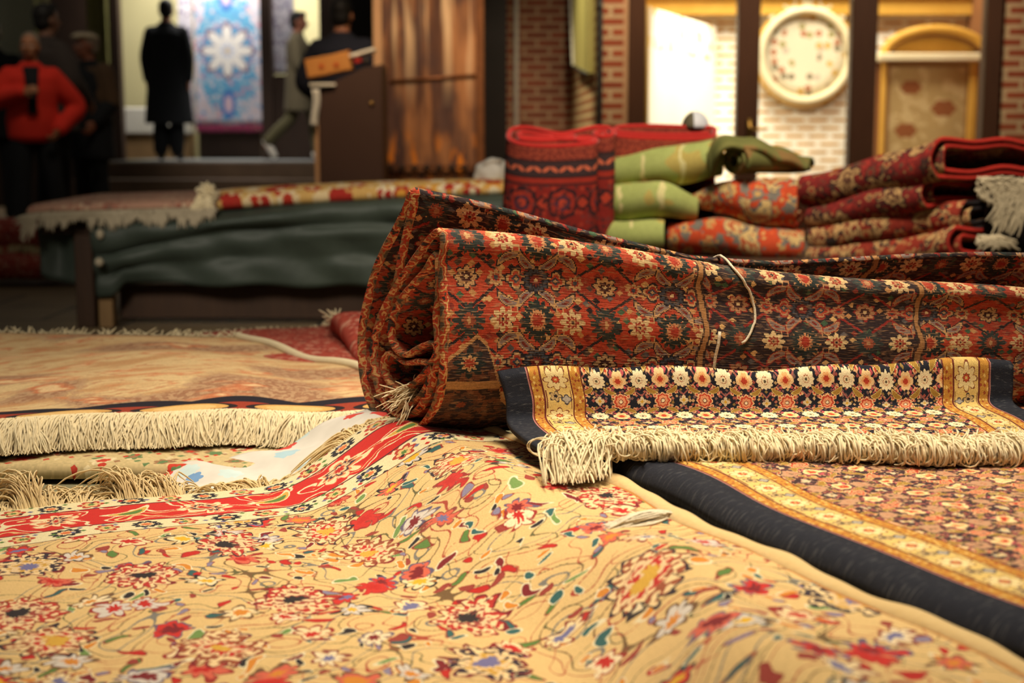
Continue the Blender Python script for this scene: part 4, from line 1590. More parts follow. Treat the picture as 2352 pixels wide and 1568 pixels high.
# small things around the stacks
b = thing('white_bag', 'crumpled white bag beside the standing wine-red carpet', 'bag', at_y(1130, 420, 5.9))
mb = MB()
V = []
c = at_y(1132, 398, 5.95)
mb.ellipsoid(c, (.075, .06, .062), 22, 16)
vv = np.array(mb.v)
n_ = np.array([math.sin(p[0] * 90) * math.cos(p[2] * 80) + math.sin(p[1] * 70 + p[0] * 40) for p in vv])
d = vv - c
vv = c + d * (1 + .10 * n_[:, None])
mb.v = [tuple(p) for p in vv]
mb.build('body', MT['bag'], b)
MB().tube([at_y(1110, 378, 5.9), at_y(1130, 368, 5.9), at_y(1152, 370, 5.92)], [.006, .012, .008], 8).build('neck', MT['bag'], b)


def dome_fn():
    x, y, z = objcoord()
    return mixc(x < -.010, rgb(206, 208, 218), rgb(96, 88, 70))


MT['dome'] = material('dome_white_slate', dome_fn, rough=.5)
b = thing('domed_cover', 'small white and slate dome showing above the flat-folded scarlet carpet', 'cover', at_y(1597, 294, 4.85))
c = at_y(1597, 294, 4.85)
prof_ = [(.047 * math.sin(a), .056 * math.cos(a) - .0) for a in np.linspace(.05, PI / 2, 10)][::-1]
MB().lathe(c, prof_, 24).build('shade', MT['dome'], b)
MB().lathe((c[0], c[1], c[2] - .05), [(.012, 0), (.012, .05)], 12).build('stem', MT['dome'], b)
for_lamp_base = MB().lathe((c[0], c[1], ZT), [(.05, 0), (.05, .01), (.012, .02), (.012, c[2] - .05 - ZT)], 16).build('stand', MT['black_back'], b)
# ------------------------------------------------------------------ the hall
MT['floor'] = material('dark_stone_floor', brick_fn(rgb(74, 54, 44), rgb(60, 44, 38), rgb(40, 32, 28), row=.6, length=.6, msize=.012), rough=.7)


def floor_fn():
    x, y, z = objcoord()
    n = node('ShaderNodeTexBrick')
    put(n.inputs['Vector'], vec(x, y))
    put(n.inputs['Color1'], rgb(134, 114, 84)); put(n.inputs['Color2'], rgb(116, 96, 72)); put(n.inputs['Mortar'], rgb(66, 54, 42))
    n.inputs['Scale'].default_value = 1.0
    n.inputs['Mortar Size'].default_value = .012
    n.inputs['Brick Width'].default_value = .8
    n.inputs['Row Height'].default_value = .5
    d = noise(vec(x, y), 2.5, 4)[0]
    return shade(X(n.outputs['Color']), .7 + d * .6)


MT['floor'] = material('dark_stone_floor', floor_fn, rough=.65, spec=.35)
MT['cream_wall'] = material('cream_plaster', plain_fn(rgb(186, 176, 130), rgb(200, 190, 146), 1.5))
MT['grey_wall'] = material('grey_green_plaster', plain_fn(rgb(132, 134, 116), rgb(150, 150, 130), 1.5))
MT['olive_cloth'] = material('olive_curtain', cloth_fn(rgb(98, 94, 52), rgb(124, 118, 70), 8))
MT['dark_wood'] = material('umber_wood', wood_fn(rgb(40, 28, 22), rgb(62, 44, 34)), rough=.55)
MT['post_wood'] = material('brown_shopfront_wood', wood_fn(rgb(62, 38, 24), rgb(88, 54, 34)), rough=.5)
MT['black_wood'] = material('near_black_wood', wood_fn(rgb(22, 17, 15), rgb(38, 28, 24)), rough=.5)
MT['stone'] = material('step_stone', plain_fn(rgb(70, 54, 42), rgb(100, 80, 62), 5), rough=.6)
MT['grey_stone'] = material('landing_stone', plain_fn(rgb(120, 122, 122), rgb(146, 148, 146), 5), rough=.45)
MT['brick'] = material('red_brick', brick_fn(rgb(136, 62, 44), rgb(112, 50, 38), rgb(172, 140, 110)))
MT['brick_y'] = material('red_brick_side', brick_fn(rgb(160, 92, 52), rgb(140, 78, 46), rgb(206, 184, 134), uaxis='y'))
MT['brick_near'] = material('red_brick_bright', brick_fn(rgb(158, 76, 46), rgb(140, 64, 40), rgb(196, 164, 124)))
MT['brick_cream'] = material('cream_and_gold_brick', brick_fn(rgb(206, 156, 66), rgb(190, 140, 56), rgb(246, 240, 224), row=.064, length=.19, msize=.022))
MT['white_panel'] = material('white_panel_gilt', lambda: (lambda o: mixc((noise(vec(o[1] * 3, o[2] * 2.2), 2.6, 2)[0] > .60) * (o[2] > 1.32), rgb(240, 234, 214), rgb(222, 184, 96)))(objcoord()))
MT['gold'] = material('gilt_plaster', plain_fn(rgb(196, 146, 52), rgb(224, 178, 84), 6), rough=.5)
MT['ivory'] = material('ivory_plaster', plain_fn(rgb(226, 212, 170), rgb(240, 230, 198), 6), rough=.5)
MT['brown_wall'] = material('shop_brown_wall', plain_fn(rgb(126, 82, 48), rgb(146, 98, 58), 3))
MT['steel'] = material('dull_steel_pipe', plain_fn(rgb(62, 64, 62), rgb(84, 84, 80), 4), rough=.4, metallic=.3)
MT['brass'] = material('brass', plain_fn(rgb(170, 130, 60), rgb(196, 156, 84), 20), rough=.3, metallic=.9)
MT['glass_case'] = material('pale_case_panel', plain_fn(rgb(186, 176, 96), rgb(206, 196, 124), 2), rough=.3)
MT['white_paint'] = material('white_paint', plain_fn(rgb(206, 200, 186), rgb(222, 216, 204), 4))
MT['cabinet'] = material('brown_sheet_metal', plain_fn(rgb(64, 44, 36), rgb(76, 54, 44), 3), rough=.55)


def copper_fn():
    x, y, z = objcoord()
    n = noise(vec(x * 6, z * .7), 1.6, 4)[0]
    m = noise(vec(x * 2.4 + 3, z * .9), 1.8, 4)[0]
    c = mixc(soft(n, .36, .64), rgb(98, 66, 52), rgb(172, 116, 76))
    c = mixc(soft(m, .44, .60) * .85, c, rgb(84, 62, 58))  # dark patches: tarnish and painted dark reflections
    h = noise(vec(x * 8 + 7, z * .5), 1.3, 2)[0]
    c = mixc(soft(h, .52, .66) * soft(z, 1.0, 1.6), c, rgb(226, 188, 146))  # pale streaks on the upper sheet: highlights painted into the colour
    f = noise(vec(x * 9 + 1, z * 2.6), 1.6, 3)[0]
    c = mixc(soft(f, .55, .62) * soft(z, .86, .60), c, rgb(224, 130, 42))  # orange spots low down: reflected light painted into the colour
    return c, n


def copper_rough():
    x, y, z = objcoord()
    return .30 + noise(vec(x * 4, z * 2), 3, 3)[0] * .25


MT['copper'] = material('tarnished_copper_painted_glints', copper_fn, rough=copper_rough, metallic=.45, bump=.01)
MT['copper_dark'] = material('tarnished_copper_trim', plain_fn(rgb(96, 58, 36), rgb(140, 88, 54), 14), rough=.4, metallic=.6)
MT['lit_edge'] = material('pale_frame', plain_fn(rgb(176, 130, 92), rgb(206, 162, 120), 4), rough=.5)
MT['cardboard'] = material('cardboard', plain_fn(rgb(176, 112, 52), rgb(196, 134, 70), 10))
MT['paper'] = material('paper', plain_fn(rgb(206, 196, 176), rgb(226, 218, 202), 10))


def glass_mat():
    m = bpy.data.materials.new('shop_glass')
    m.use_nodes = True
    global TREE
    TREE = m.node_tree
    TREE.nodes.clear()
    out = node('ShaderNodeOutputMaterial')
    tr = node('ShaderNodeBsdfTransparent')
    gl = node('ShaderNodeBsdfGlossy')
    gl.inputs['Roughness'].default_value = .02
    fr = node('ShaderNodeFresnel')
    fr.inputs['IOR'].default_value = 1.35
    mx = node('ShaderNodeMixShader')
    TREE.links.new(fr.outputs[0], mx.inputs[0])
    TREE.links.new(tr.outputs[0], mx.inputs[1])
    TREE.links.new(gl.outputs[0], mx.inputs[2])
    TREE.links.new(mx.outputs[0], out.inputs[0])
    return m


MT['glass'] = glass_mat()


def wbox(px0, px1, z0, z1, y0, y1, bev=0.0):
    """box standing where two picture columns meet depth y0"""
    x0, x1 = at_y(px0, 330, y0)[0], at_y(px1, 330, y0)[0]
    return MB().box(((x0 + x1) / 2, (y0 + y1) / 2, (z0 + z1) / 2), (x1 - x0, y1 - y0, z1 - z0), bev=bev)


def zpix(py, y):
    return at_y(1176, py, y)[2]


def S(name, mb, m, smooth=False):
    return struct(name, mb.build(name, MT[m] if isinstance(m, str) else m, None, smooth))


S('floor', MB().box((0, 9.0, -.05), (24, 22, .1)), 'floor')
# pale kerb added in place of a lit stripe of floor, far left
S('trim_1', MB().box((-3.6, 7.95, .03), (3.6, .22, .06), bev=.01), 'wood_pale')

# --- left: landing, steps, shop front
S('step_1', MB().box((-2.6, 14.55, .095), (3.9, .6, .19), bev=.01), 'stone')
S('step_2', MB().box((-2.55, 14.95, .19), (3.9, .6, .38), bev=.01), 'stone')
S('landing', MB().box((-1.87, 16.6, .275), (4.76, 3.2, .55), bev=.01), 'stone')
S('landing_floor', MB().box((-1.87, 16.62, .556), (4.74, 3.1, .012)), 'grey_stone')
YW = 17.9
S('wall_back', MB().box((at_y(500, 330, YW)[0] - .6, YW + .1, 1.75), (8.4, .2, 3.5)), 'cream_wall')
S('wall_left', wbox(-420, 92, 0, 3.4, 17.5, 17.7), 'grey_wall')
S('column_1', wbox(128, 216, 0, 3.4, 17.1, 17.6), 'dark_wood')
S('dark_panel_left', wbox(-420, 270, 0, 1.35, 16.9, 17.0), 'dark_wood')  # dark panel across the lower left wall
c = thing('olive_curtain', 'narrow olive curtain hanging beside the dark post at the left shop', 'curtain', (at_y(242, 330, 16.8)[0], 16.8, .56))
x0, x1 = at_y(212, 330, 16.8)[0], at_y(266, 330, 16.8)[0]
us = np.linspace(0, 1, 40)
P = np.array([[(x0 + (x1 - x0) * u, 16.8 + .03 * math.sin(u * 22), z) for z in np.linspace(.9, 3.3, 12)] for u in us])
sheet('cloth', P, np.stack([P[..., 0], P[..., 2]], -1), MT['olive_cloth'], c, thick=.01)
S('post_1', wbox(264, 282, .55, 3.4, 16.6, 16.75), 'dark_wood')
S('post_2', wbox(603, 628, .55, 3.4, 16.5, 16.7), 'dark_wood')
S('door_1', wbox(628, 742, .55, zpix(172, 16.6), 16.62, 16.68), 'dark_wood')
S('post_3', wbox(738, 800, .0, 3.4, 16.4, 16.6), 'dark_wood')
S('wall_right_passage', wbox(800, 1010, 0, 3.4, 16.9, 17.1), MT['brick'])
c = thing('white_counter', 'low white counter against the cream wall, left of the hanging blue carpet', 'counter', (at_y(330, 330, 17.3)[0], 17.4, .56))
wbox(284, 440, zpix(308, 17.3), zpix(246, 17.3), 17.3, 17.6, bev=.02).build('body', MT['white_paint'], c, smooth=False)
wbox(286, 438, .562, zpix(308, 17.3), 17.34, 17.58).build('base', MT['wood_pale'], c, smooth=False)


def hang_fn(kind):
    def fn():
        x0, y0 = uvcoord()      # metres from the carpet's middle
        k = .006
        x, y = quant(x0, k), quant(y0, k)
        if kind == 'blue':
            c = rgb(196, 186, 196)
            r1 = leaf(x, y, 0, .345, .80)
            n = noise(vec(x, y), 16, 1)[0]
            c = mixc((r1 + (n - .5) * .9) < 1, c, rgb(96, 160, 196))
            cx, cy, a1, a2, a3 = cells(x * 15, y * 15)
            d = rosette(cx, cy, .4, 6, .3)
            c = mixc((d < 1) * (a1 > .3), c, palette(a2, [rgb(206, 196, 206), rgb(96, 140, 186), rgb(196, 140, 160), rgb(150, 176, 196), rgb(206, 180, 180)]))
            c = flower(c, rosette(x, y, .36, 16, .15), (1.0, rgb(176, 186, 206)), (.9, rgb(150, 110, 140)), (.82, rgb(96, 156, 196)))
            c = flower(c, rosette(x, y, .34, 8, .55), (1.0, rgb(110, 88, 116)), (.86, rgb(222, 216, 210)), (.3, rgb(186, 190, 206)), (.12, rgb(206, 180, 140)))
            for s in (-1, 1):
                d = leaf(x, y - s * .62, 0, .085, .17)
                c = flower(c, d, (1.0, rgb(60, 110, 176)), (.55, rgb(110, 130, 186)), (.3, rgb(206, 176, 190)))
            b = fmax(fabs(x) * (1 / .46), fabs(y) * (1 / 1.07))
            c = mixc(b > .84, c, rgb(186, 172, 176))
            c = mixc((b > .88) * (noise(vec(x, y), 40, 0)[0] > .5), c, rgb(120, 96, 116))
            c = mixc(b > .965, c, rgb(206, 196, 200))
            return c
        c = rgb(180, 174, 184)
        cx, cy, a1, a2, a3 = cells(x * 18, y * 18)
        c = mixc(((fabs(cx) + fabs(cy)) < .5) * (a1 > .3), c, palette(a2, [rgb(120, 112, 136), rgb(206, 200, 206), rgb(140, 126, 140), rgb(160, 160, 176)]))
        return c
    return fn


MT['blue_hang'] = material('carpet_blue_medallion', hang_fn('blue'))
MT['lilac_hang'] = material('carpet_lilac', hang_fn('lilac'))
MT['magenta'] = material('magenta_fringe', cloth_fn(rgb(110, 36, 66), rgb(150, 60, 92), 30))


def hanging(name, label, px0, px1, py0, py1, y, mat, fringe=None):
    x0, x1 = at_y(px0, 330, y)[0], at_y(px1, 330, y)[0]
    z0, z1 = zpix(py1, y), zpix(py0, y)
    t = thing(name, label, 'carpet', ((x0 + x1) / 2, y, z0))
    us, vs = np.linspace(0, 1, 30), np.linspace(0, 1, 30)
    P = np.array([[(x0 + (x1 - x0) * u, y + .012 * math.sin(u * 9) * (1 - v), z0 + (z1 - z0) * v) for v in vs] for u in us])
    UV = np.array([[(((u - .5) * (x1 - x0)), (v - .5) * (z1 - z0)) for v in vs] for u in us])
    sheet('pile', P, UV, mat, t, thick=.012)
    if fringe:
        paths = []
        for i in range(260):
            u = rng.random()
            s = np.array((x0 + (x1 - x0) * u, y - .004, z0))
            tt = np.linspace(0, 1, 4)
            paths.append(s[None] + np.stack([rng.normal(0, .012) * tt, -.006 * tt, -rng.uniform(.05, .09) * tt], 1))
        strands('fringe', paths, .007, fringe, t)
    return t


ztop = zpix(-55, 17.0)
hanging('hanging_carpet', 'hanging pale carpet with a blue medallion field and white star, in the left shop', 452, 604, -55, 286, 17.0, MT['blue_hang'], MT['magenta'])
hanging('hanging_carpet', 'narrow lilac strip of a carpet hanging just left of the blue medallion one', 418, 449, -60, 290, 17.4, MT['lilac_hang'])
hanging('hanging_carpet', 'lilac-grey carpet hanging between the dark posts, behind the boy walking', 630, 682, -60, 170, 16.75, MT['lilac_hang'])
c = thing('low_chest', 'dark brown low chest under the hanging blue carpet', 'chest', (at_y(528, 330, 17.1)[0], 17.3, .562))
wbox(456, 600, .562, zpix(300, 17.1), 17.12, 17.5, bev=.02).build('body', MT['dark_wood'], c, smooth=False)
wbox(452, 604, zpix(303, 17.1), zpix(297, 17.1), 17.09, 17.52, bev=.008).build('lid', MT['dark_wood'], c, smooth=False)

# red rugs heaped at the far left behind the bench
for i, (z, w, lab) in enumerate(((.03, .62, 'red folded rug at the bottom of the small heap on the floor, far left'), (.20, .55, 'red folded rug on top of the small heap on the floor, far left'))):
    folded('folded_rug', lab, [np.array((-2.95, 7.4, z + .08)), np.array((-2.6, 7.35, z + .085)), np.array((-2.20 - i * .12, 7.4, z + .08))], [.11, .14, .10], 0, (0, 1), .4, MT['redrug'], MT['red_rim'], tk=.02, uvo=i * 2.0, cat='rug')
folded('folded_rug', 'tan folded rug sandwiched in the small heap on the floor, far left', [np.array((-2.95, 7.42, .195)), np.array((-2.6, 7.38, .195)), np.array((-2.18, 7.42, .195))], [.05, .06, .05], 0, (0, 1), .4, MT['under'], MT['under'], tk=.012, cat='rug')

# --- middle: brown cabinet with odds and ends, copper panel
YC = 10.0
t = thing('metal_cabinet', 'tall plain brown metal cabinet left of the copper panel', 'cabinet', (at_y(800, 330, YC)[0], YC + .2, 0))
x0, x1 = at_y(733, 330, YC)[0], at_y(879, 330, YC)[0]
zl, zr = zpix(205, YC), zpix(148, YC)
V = []
for y in (YC, YC + .42):
    V += [(x0, y, 0), (x1, y, 0), (x1, y, zr), (x1 - .12, y, zr - .02), (x0, y, zl)]
F = [(0, 1, 2, 3, 4), (9, 8, 7, 6, 5)] + [(i, i + 5, (i + 1) % 5 + 5, (i + 1) % 5) for i in range(5)]
MB().add(V, F).build('body', MT['cabinet'], t, smooth=False)
MB().box((x0 - .018, YC + .03, zl / 2 - .02), (.030, .05, zl - .06), bev=.006).build('lit_side_strip', MT['lit_edge'], t, smooth=False)  # pale strip stands in for light catching the cabinet's side edge
MB().ellipsoid((x0 + .37, YC - .006, zpix(238, YC)), (.014, .008, .014), 10, 8).build('knob', MT['brass'], t)
MB().box((x0 + .03, YC + .02, zl + .03), (.18, .10, .02), rz=.1, bev=.003).build('sloping_lip', MT['paper'], t, smooth=False)

sl_ = math.atan2(zr - zl, x1 - x0)


def tilted_box(c, d, ang, mb=None, bev=.004):
    mb = mb or MB()
    b = len(mb.v)
    mb.box((0, 0, 0), d, bev=bev)
    ca, sa = math.cos(ang), math.sin(ang)
    for i in range(b, len(mb.v)):
        x, y, z = mb.v[i]
        mb.v[i] = (c[0] + x * ca - z * sa, c[1] + y, c[2] + x * sa + z * ca)
    return mb


c = at_y(757, 150, YC + .14)
t = thing('cardboard_box', 'open orange-brown cardboard box lying tilted on top of the brown cabinet', 'box', c)
tilted_box(c, (.31, .20, .125), .18).build('body', MT['cardboard'], t, smooth=False)
for px in (738, 772):
    tilted_box(at_y(px, 152 - (px - 738) * .10, YC + .035), (.030, .003, .030), .18, bev=.001).build('stamp', material('red_stamp', plain_fn(rgb(186, 84, 36), rgb(176, 70, 30))), t, smooth=False)
tilted_box(c + np.array((.04, 0, .068)), (.22, .19, .006), .26, bev=.001).build('flap', MT['cardboard'], t, smooth=False)
c = at_y(836, 122, YC + .2)
t = thing('paper_bundle', 'white papers heaped on the cabinet top beside the cardboard box', 'papers', c)
tilted_box(c, (.17, .18, .022), .28).build('stack', MT['paper'], t, smooth=False)
tilted_box(at_y(812, 128, YC + .12), (.07, .10, .02), .12).build('roll', MT['paper'], t, smooth=False)
c = at_y(840, 142, YC + .10)
t = thing('dark_jar', 'small dark jar standing on the brown cabinet in front of the papers', 'jar', c)
MB().lathe((c[0], c[1], c[2] - .02), [(.024, 0), (.026, .01), (.026, .035), (.018, .042), (.018, .05)], 16).build('body', MT['black_wood'], t)
c = at_y(822, 140, YC + .08)
t = thing('red_packet', 'small red and white packet on the brown cabinet beside the dark jar', 'packet', c)
tilted_box(c, (.05, .04, .03), .3).build('body', MT['dkred_rim'], t, smooth=False)
c = at_y(772, 192, YC + .02)
t = thing('white_cloth', 'white rag hanging over the left edge of the brown cabinet', 'cloth', at_y(722, 270, YC - .02))
P = np.array([[at_y(716 + 16 * u + 3 * math.sin(v * 5), 205 + 85 * v, YC - .03 + .01 * math.sin(u * 6 + v * 3)) for v in np.linspace(0, 1, 14)] for u in np.linspace(0, 1, 8)])
sheet('cloth', P, np.stack([P[..., 0], P[..., 2]], -1), MT['white_paint'], t, thick=.004)

YK = 11.0
t = thing('copper_panel', 'tall tarnished copper panel with a riveted seam and a knobbed rail at its foot', 'panel', (at_y(990, 330, YK)[0], YK, 0))
zt = zpix(-120, YK)
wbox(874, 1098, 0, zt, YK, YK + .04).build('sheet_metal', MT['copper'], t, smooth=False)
a, b = at_y(895, 187, YK - .012), at_y(1100, 172, YK - .012)
MB().tube([a, b], .012, 8).build('seam', MT['copper_dark'], t)
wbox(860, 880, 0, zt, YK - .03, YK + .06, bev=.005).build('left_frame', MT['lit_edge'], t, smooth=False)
wbox(1094, 1112, 0, zt, YK - .03, YK + .06, bev=.005).build('right_frame', MT['copper_dark'], t, smooth=False)
wbox(872, 1102, zpix(383, YK) - .012, zpix(383, YK) + .012, YK - .06, YK - .035).build('rail', MT['copper_dark'], t, smooth=False)
for i in range(8):
    px = 895 + i * 28.5
    c = at_y(px, 385, YK - .085)
    k = MB().ellipsoid(c, (.024, .03, .026), 12, 10).build('knob', MT['black_wood'], t)
    wbox(px - 5, px + 5, 0, zpix(392, YK), YK - .06, YK - .03).build('baluster', MT['copper_dark'], t, smooth=False)

S('column_2', wbox(1106, 1164, 0, 3.4, 12.0, 12.5), 'black_wood')
S('wall_recess', wbox(780, 1110, 0, 3.4, 13.6, 13.8), 'black_wood')
S('column_3', wbox(1160, 1312, 0, 3.4, 12.5, 13.2), 'brick')
t = thing('wall_conduit', 'thin pale vertical conduit on the brick pillar', 'conduit', (at_y(1186, 330, 12.46)[0], 12.46, 0))
x = at_y(1186, 330, 12.46)[0]
MB().tube([(x, 12.45, .1), (x, 12.45, 1.6), (x, 12.45, 3.3)], .020, 8).build('pipe', MT['white_paint'], t)
for z in (.9, 1.7):
    MB().box((x, 12.475, z), (.06, .03, .02), bev=.003).build('clip', MT['lit_edge'], t, smooth=False)
# side wall from the pillar to the shop front
xa, ya = at_y(1312, 330, 12.5)[0], 12.5
xb, yb = at_y(1382, 330, 9.6)[0], 9.6
V = [(xa, ya, 0), (xb, yb, 0), (xb, yb, 3.4), (xa, ya, 3.4), (xa + .2, ya, 0), (xb + .2, yb, 0), (xb + .2, yb, 3.4), (xa + .2, ya, 3.4)]
S('wall_side', MB().add(V, [(0, 1, 2, 3), (5, 4, 7, 6), (0, 4, 5, 1), (3, 2, 6, 7)]), 'brick_y')


def on_side(px, py, off=.0):
    """a point on the side wall under a picture position"""
    d = ray(px, py)
    nx, ny = (yb - ya), -(xb - xa)
    k = (nx * xa + ny * ya) / (nx * d[0] + ny * d[1])
    p = np.array((0, 0, CAMZ)) + d * k
    n = np.array((nx, ny, 0)) / math.hypot(nx, ny)
    if n[0] > 0:
        n = -n
    return p + n * off


t = thing('display_case', 'pale yellow lit case mounted high on the side wall beyond the brick pillar', 'case', on_side(1342, 160))
Q = [on_side(1322, -80), on_side(1366, -80), on_side(1366, 168), on_side(1332, 150)]
Qf = [on_side(1322, -80, .05), on_side(1366, -80, .05), on_side(1366, 168, .05), on_side(1332, 150, .05)]
MB().add(Q + Qf, [(4, 5, 6, 7), (0, 4, 7, 3), (1, 2, 6, 5), (3, 7, 6, 2), (0, 1, 5, 4)]).build('panel', MT['glass_case'], t, smooth=False)
MB().tube([on_side(1333, 152, .055), on_side(1366, 170, .055)], .012, 6).build('lower_edge', MT['steel'], t)
MB().tube([on_side(1322, -80, .055), on_side(1332, 150, .055)], .010, 6).build('frame', MT['white_paint'], t)
t = thing('drain_pipe', 'dark grey vertical pipe at the corner of the side wall and shop front', 'pipe', (xb - .02, yb - .03, 0))
MB().tube([(xb - .01, yb - .03, 0), (xb - .01, yb - .03, 1.5), (xb - .01, yb - .03, 3.3)], .026, 12).build('tube', MT['steel'], t)
for z in (.6, 1.62):
    MB().lathe((xb - .01, yb - .03, z), [(.031, 0), (.031, .03)], 14).build('collar', MT['steel'], t)

# --- right: glazed shop front
YS = 9.5
S('wall_front', wbox(1383, 1444, 0, 3.4, YS, YS + .2), 'brick_near')
S('trim_2', wbox(1430, 1443, 0, 3.4, YS - .012, YS + .02), 'lit_edge')
S('wall_right', wbox(2290, 3100, 0, 3.4, YS - .05, YS + .2), 'brick_near')
t = thing('shop_front', 'brown wooden shop front on the right with four posts and clear panes', 'shopfront', (at_y(1870, 330, YS)[0], YS, 0))
for (p0, p1, lab) in ((1441, 1480, None), (1690, 1741, None), (1949, 2008, None), (2254, 2298, None)):
    wbox(p0, p1, 0, 3.2, YS - .05, YS + .06, bev=.006).build('post', MT['post_wood'], t, smooth=False)
wbox(1441, 2298, 2.6, 2.8, YS - .045, YS + .055).build('head_rail', MT['post_wood'], t, smooth=False)
wbox(1441, 2298, 0, .42, YS - .03, YS + .045).build('sill_panel', MT['post_wood'], t, smooth=False)
for (p0, p1) in ((1480, 1690), (1741, 1949), (2008, 2254)):
    wbox(p0, p1, .42, 2.6, YS, YS + .008).build('pane', MT['glass'], t, smooth=False)
h = MB().tube([at_y(1722, 272, YS - .07), at_y(1722, 330, YS - .07)], .014, 10).build('handle', MT['brass'], t)
MB().tube([at_y(1722, 296, YS - .05), at_y(1722, 296, YS - .10), at_y(1745, 298, YS - .10), at_y(1762, 297, YS - .10)], .008, 8).build('lever', MT['brass'], h)
# inside
YI = 11.6
S('shop_floor', MB().box((2.2, 10.6, .03), (3.8, 2.1, .06)), 'stone')
S('wall_shop', wbox(1420, 2460, 0, 3.4, YI, YI + .1), 'brick_cream')
S('wall_shop_side', MB().box((at_y(2300, 330, YS)[0] + .45, 10.6, 1.7), (.1, 2.2, 3.4)), 'brown_wall')
S('trim_3', wbox(1460, 2300, zpix(36, YI), zpix(-12, YI), YI - .10, YI), 'gold')
S('trim_4', wbox(1460, 2300, zpix(-12, YI), zpix(-60, YI), YI - .16, YI), 'ivory')
p0, p1 = at_y(1482, 330, 9.75), at_y(1640, 330, 11.5)
zt = zpix(14, 9.75)
t = thing('white_display_board', 'tall white display board with gilt arabesques, glaring inside the leftmost shop pane', 'board', ((p0 + p1) / 2 * np.array((1, 1, 0)) + np.array((0, 0, .06))))
dirn = (p1 - p0) / np.linalg.norm(p1 - p0)
nrm = np.array((dirn[1], -dirn[0], 0))
V = []
for off in (0, -.04):
    for (pt, z) in ((p0, .06), (p1, .06), (p1, zt), (p0, zt)):
        V.append((pt[0] + nrm[0] * off, pt[1] + nrm[1] * off, z))
MB().add(V, [(0, 1, 2, 3), (7, 6, 5, 4), (0, 4, 5, 1), (1, 5, 6, 2), (2, 6, 7, 3), (3, 7, 4, 0)]).build('board', MT['white_panel'], t, smooth=False)
MB().tube([(p0[0], p0[1], .06), (p0[0], p0[1], zt)], .02, 8).build('gilt_edge', MT['gold'], t)

# ornate round plate on the shop wall
YP = YI - .05
c = at_y(1849, 128, YP)
pr = 108 / FPX * YP


def plate_fn():
    x, y, z = objcoord()
    cx, cy, a1, a2, a3 = cells(x * 14, z * 14)
    d = rosette(cx, cy, .42, 5, .35)
    c = rgb(226, 216, 190)
    L = fsqrt(x * x + z * z)
    c = mixc((d < 1) * (a1 > .45) * (L > .10), c, palette(a2, [rgb(206, 166, 84), rgb(160, 150, 96), rgb(176, 112, 80), rgb(190, 176, 160), rgb(120, 112, 90)]))
    return c


MT['plate'] = material('floral_plate', plate_fn, rough=.4)
t = thing('wall_plate', 'big round floral plate in an ornate rim on the shop wall', 'plate', c)


def disc(c, prof, n=48):
    """lathe about the y axis; prof (r, dy)"""
    mb = MB()
    mb.lathe((0, 0, 0), prof, n)
    mb.v = [(c[0] + x, c[1] - z, c[2] + y) for x, y, z in mb.v]
    return mb


disc(c, [(pr * .86, -.02), (pr * .86, .012), (pr * .6, .004), (.01, .002)]).build('plate', MT['plate'], t)
mb = MB()
th = np.linspace(0, 2 * PI, 65)
mb.tube(np.stack([c[0] + pr * .93 * np.cos(th), np.full(65, c[1] - .03), c[2] + pr * .93 * np.sin(th)], 1), .036, 10, up=(0, 1, 0))
mb.build('rim', MT['ivory'], t)
MB().tube(np.stack([c[0] + pr * 1.03 * np.cos(th), np.full(65, c[1] - .02), c[2] + pr * 1.03 * np.sin(th)], 1), .020, 8, up=(0, 1, 0)).build('outer_rim', MT['gold'], t)
mb = MB()
for s in (-1, 1):
    a = np.linspace(0, 1.6 * PI, 24)
    rr_ = .10 * (1 - a / (2.3 * PI))
    mb.tube(np.stack([c[0] + s * (.16 + rr_ * np.cos(a + .6)), np.full(24, c[1] - .03), c[2] + pr * 1.02 + .02 + rr_ * np.sin(a + .6)], 1), .024, 8, up=(0, 1, 0))
    a = np.linspace(0, 1.5 * PI, 20)
    rr_ = .06 * (1 - a / (2.3 * PI))
    mb.tube(np.stack([c[0] + s * (.30 + rr_ * np.cos(a)), np.full(20, c[1] - .03), c[2] + pr * .82 + rr_ * np.sin(a)], 1), .02, 8, up=(0, 1, 0))
mb.ellipsoid((c[0], c[1] - .03, c[2] + pr * 1.15), (.07, .03, .10), 14, 10)
mb.build('crest', MT['ivory'], t)

# arched niche with a framed rug at the right
YN = 11.2
S('wall_niche', wbox(2008, 2300, 0, zpix(142, YN), YN, YN + .1), 'brown_wall')
t = thing('arched_niche', 'gilt arched niche with a white ledge above the framed rug, behind the right pane', 'niche', at_y(2130, 142, YN))
xa_, xb_ = at_y(2012, 330, YN)[0], at_y(2262, 330, YN)[0]
zc = zpix(128, YN)
w_ = (xb_ - xa_) / 2
th = np.linspace(0, PI, 40)
hh_ = zpix(68, YN) - zc
MB().tube(np.stack([(xa_ + xb_) / 2 + w_ * .93 * np.cos(th), np.full(40, YN - .04), zc + hh_ * np.sin(th)], 1), .035, 8, up=(0, 1, 0)).build('arch', MT['gold'], t)
MB().tube(np.stack([(xa_ + xb_) / 2 + w_ * .84 * np.cos(th), np.full(40, YN - .01), zc + hh_ * .80 * np.sin(th)], 1), .022, 8, up=(0, 1, 0)).build('inner_arch', MT['copper_dark'], t)
V = [((xa_ + xb_) / 2 + w_ * .82 * math.cos(a), YN + .02, zc + hh_ * .8 * math.sin(a)) for a in th] + [((xa_ + xb_) / 2, YN + .02, zc)]
MB().add(V, [(i, i + 1, 40) for i in range(39)]).build('tympanum', MT['gold'], t, smooth=False)
wbox(2010, 2264, zpix(142, YN), zpix(124, YN), YN - .12, YN, bev=.01).build('ledge', MT['ivory'], t, smooth=False)


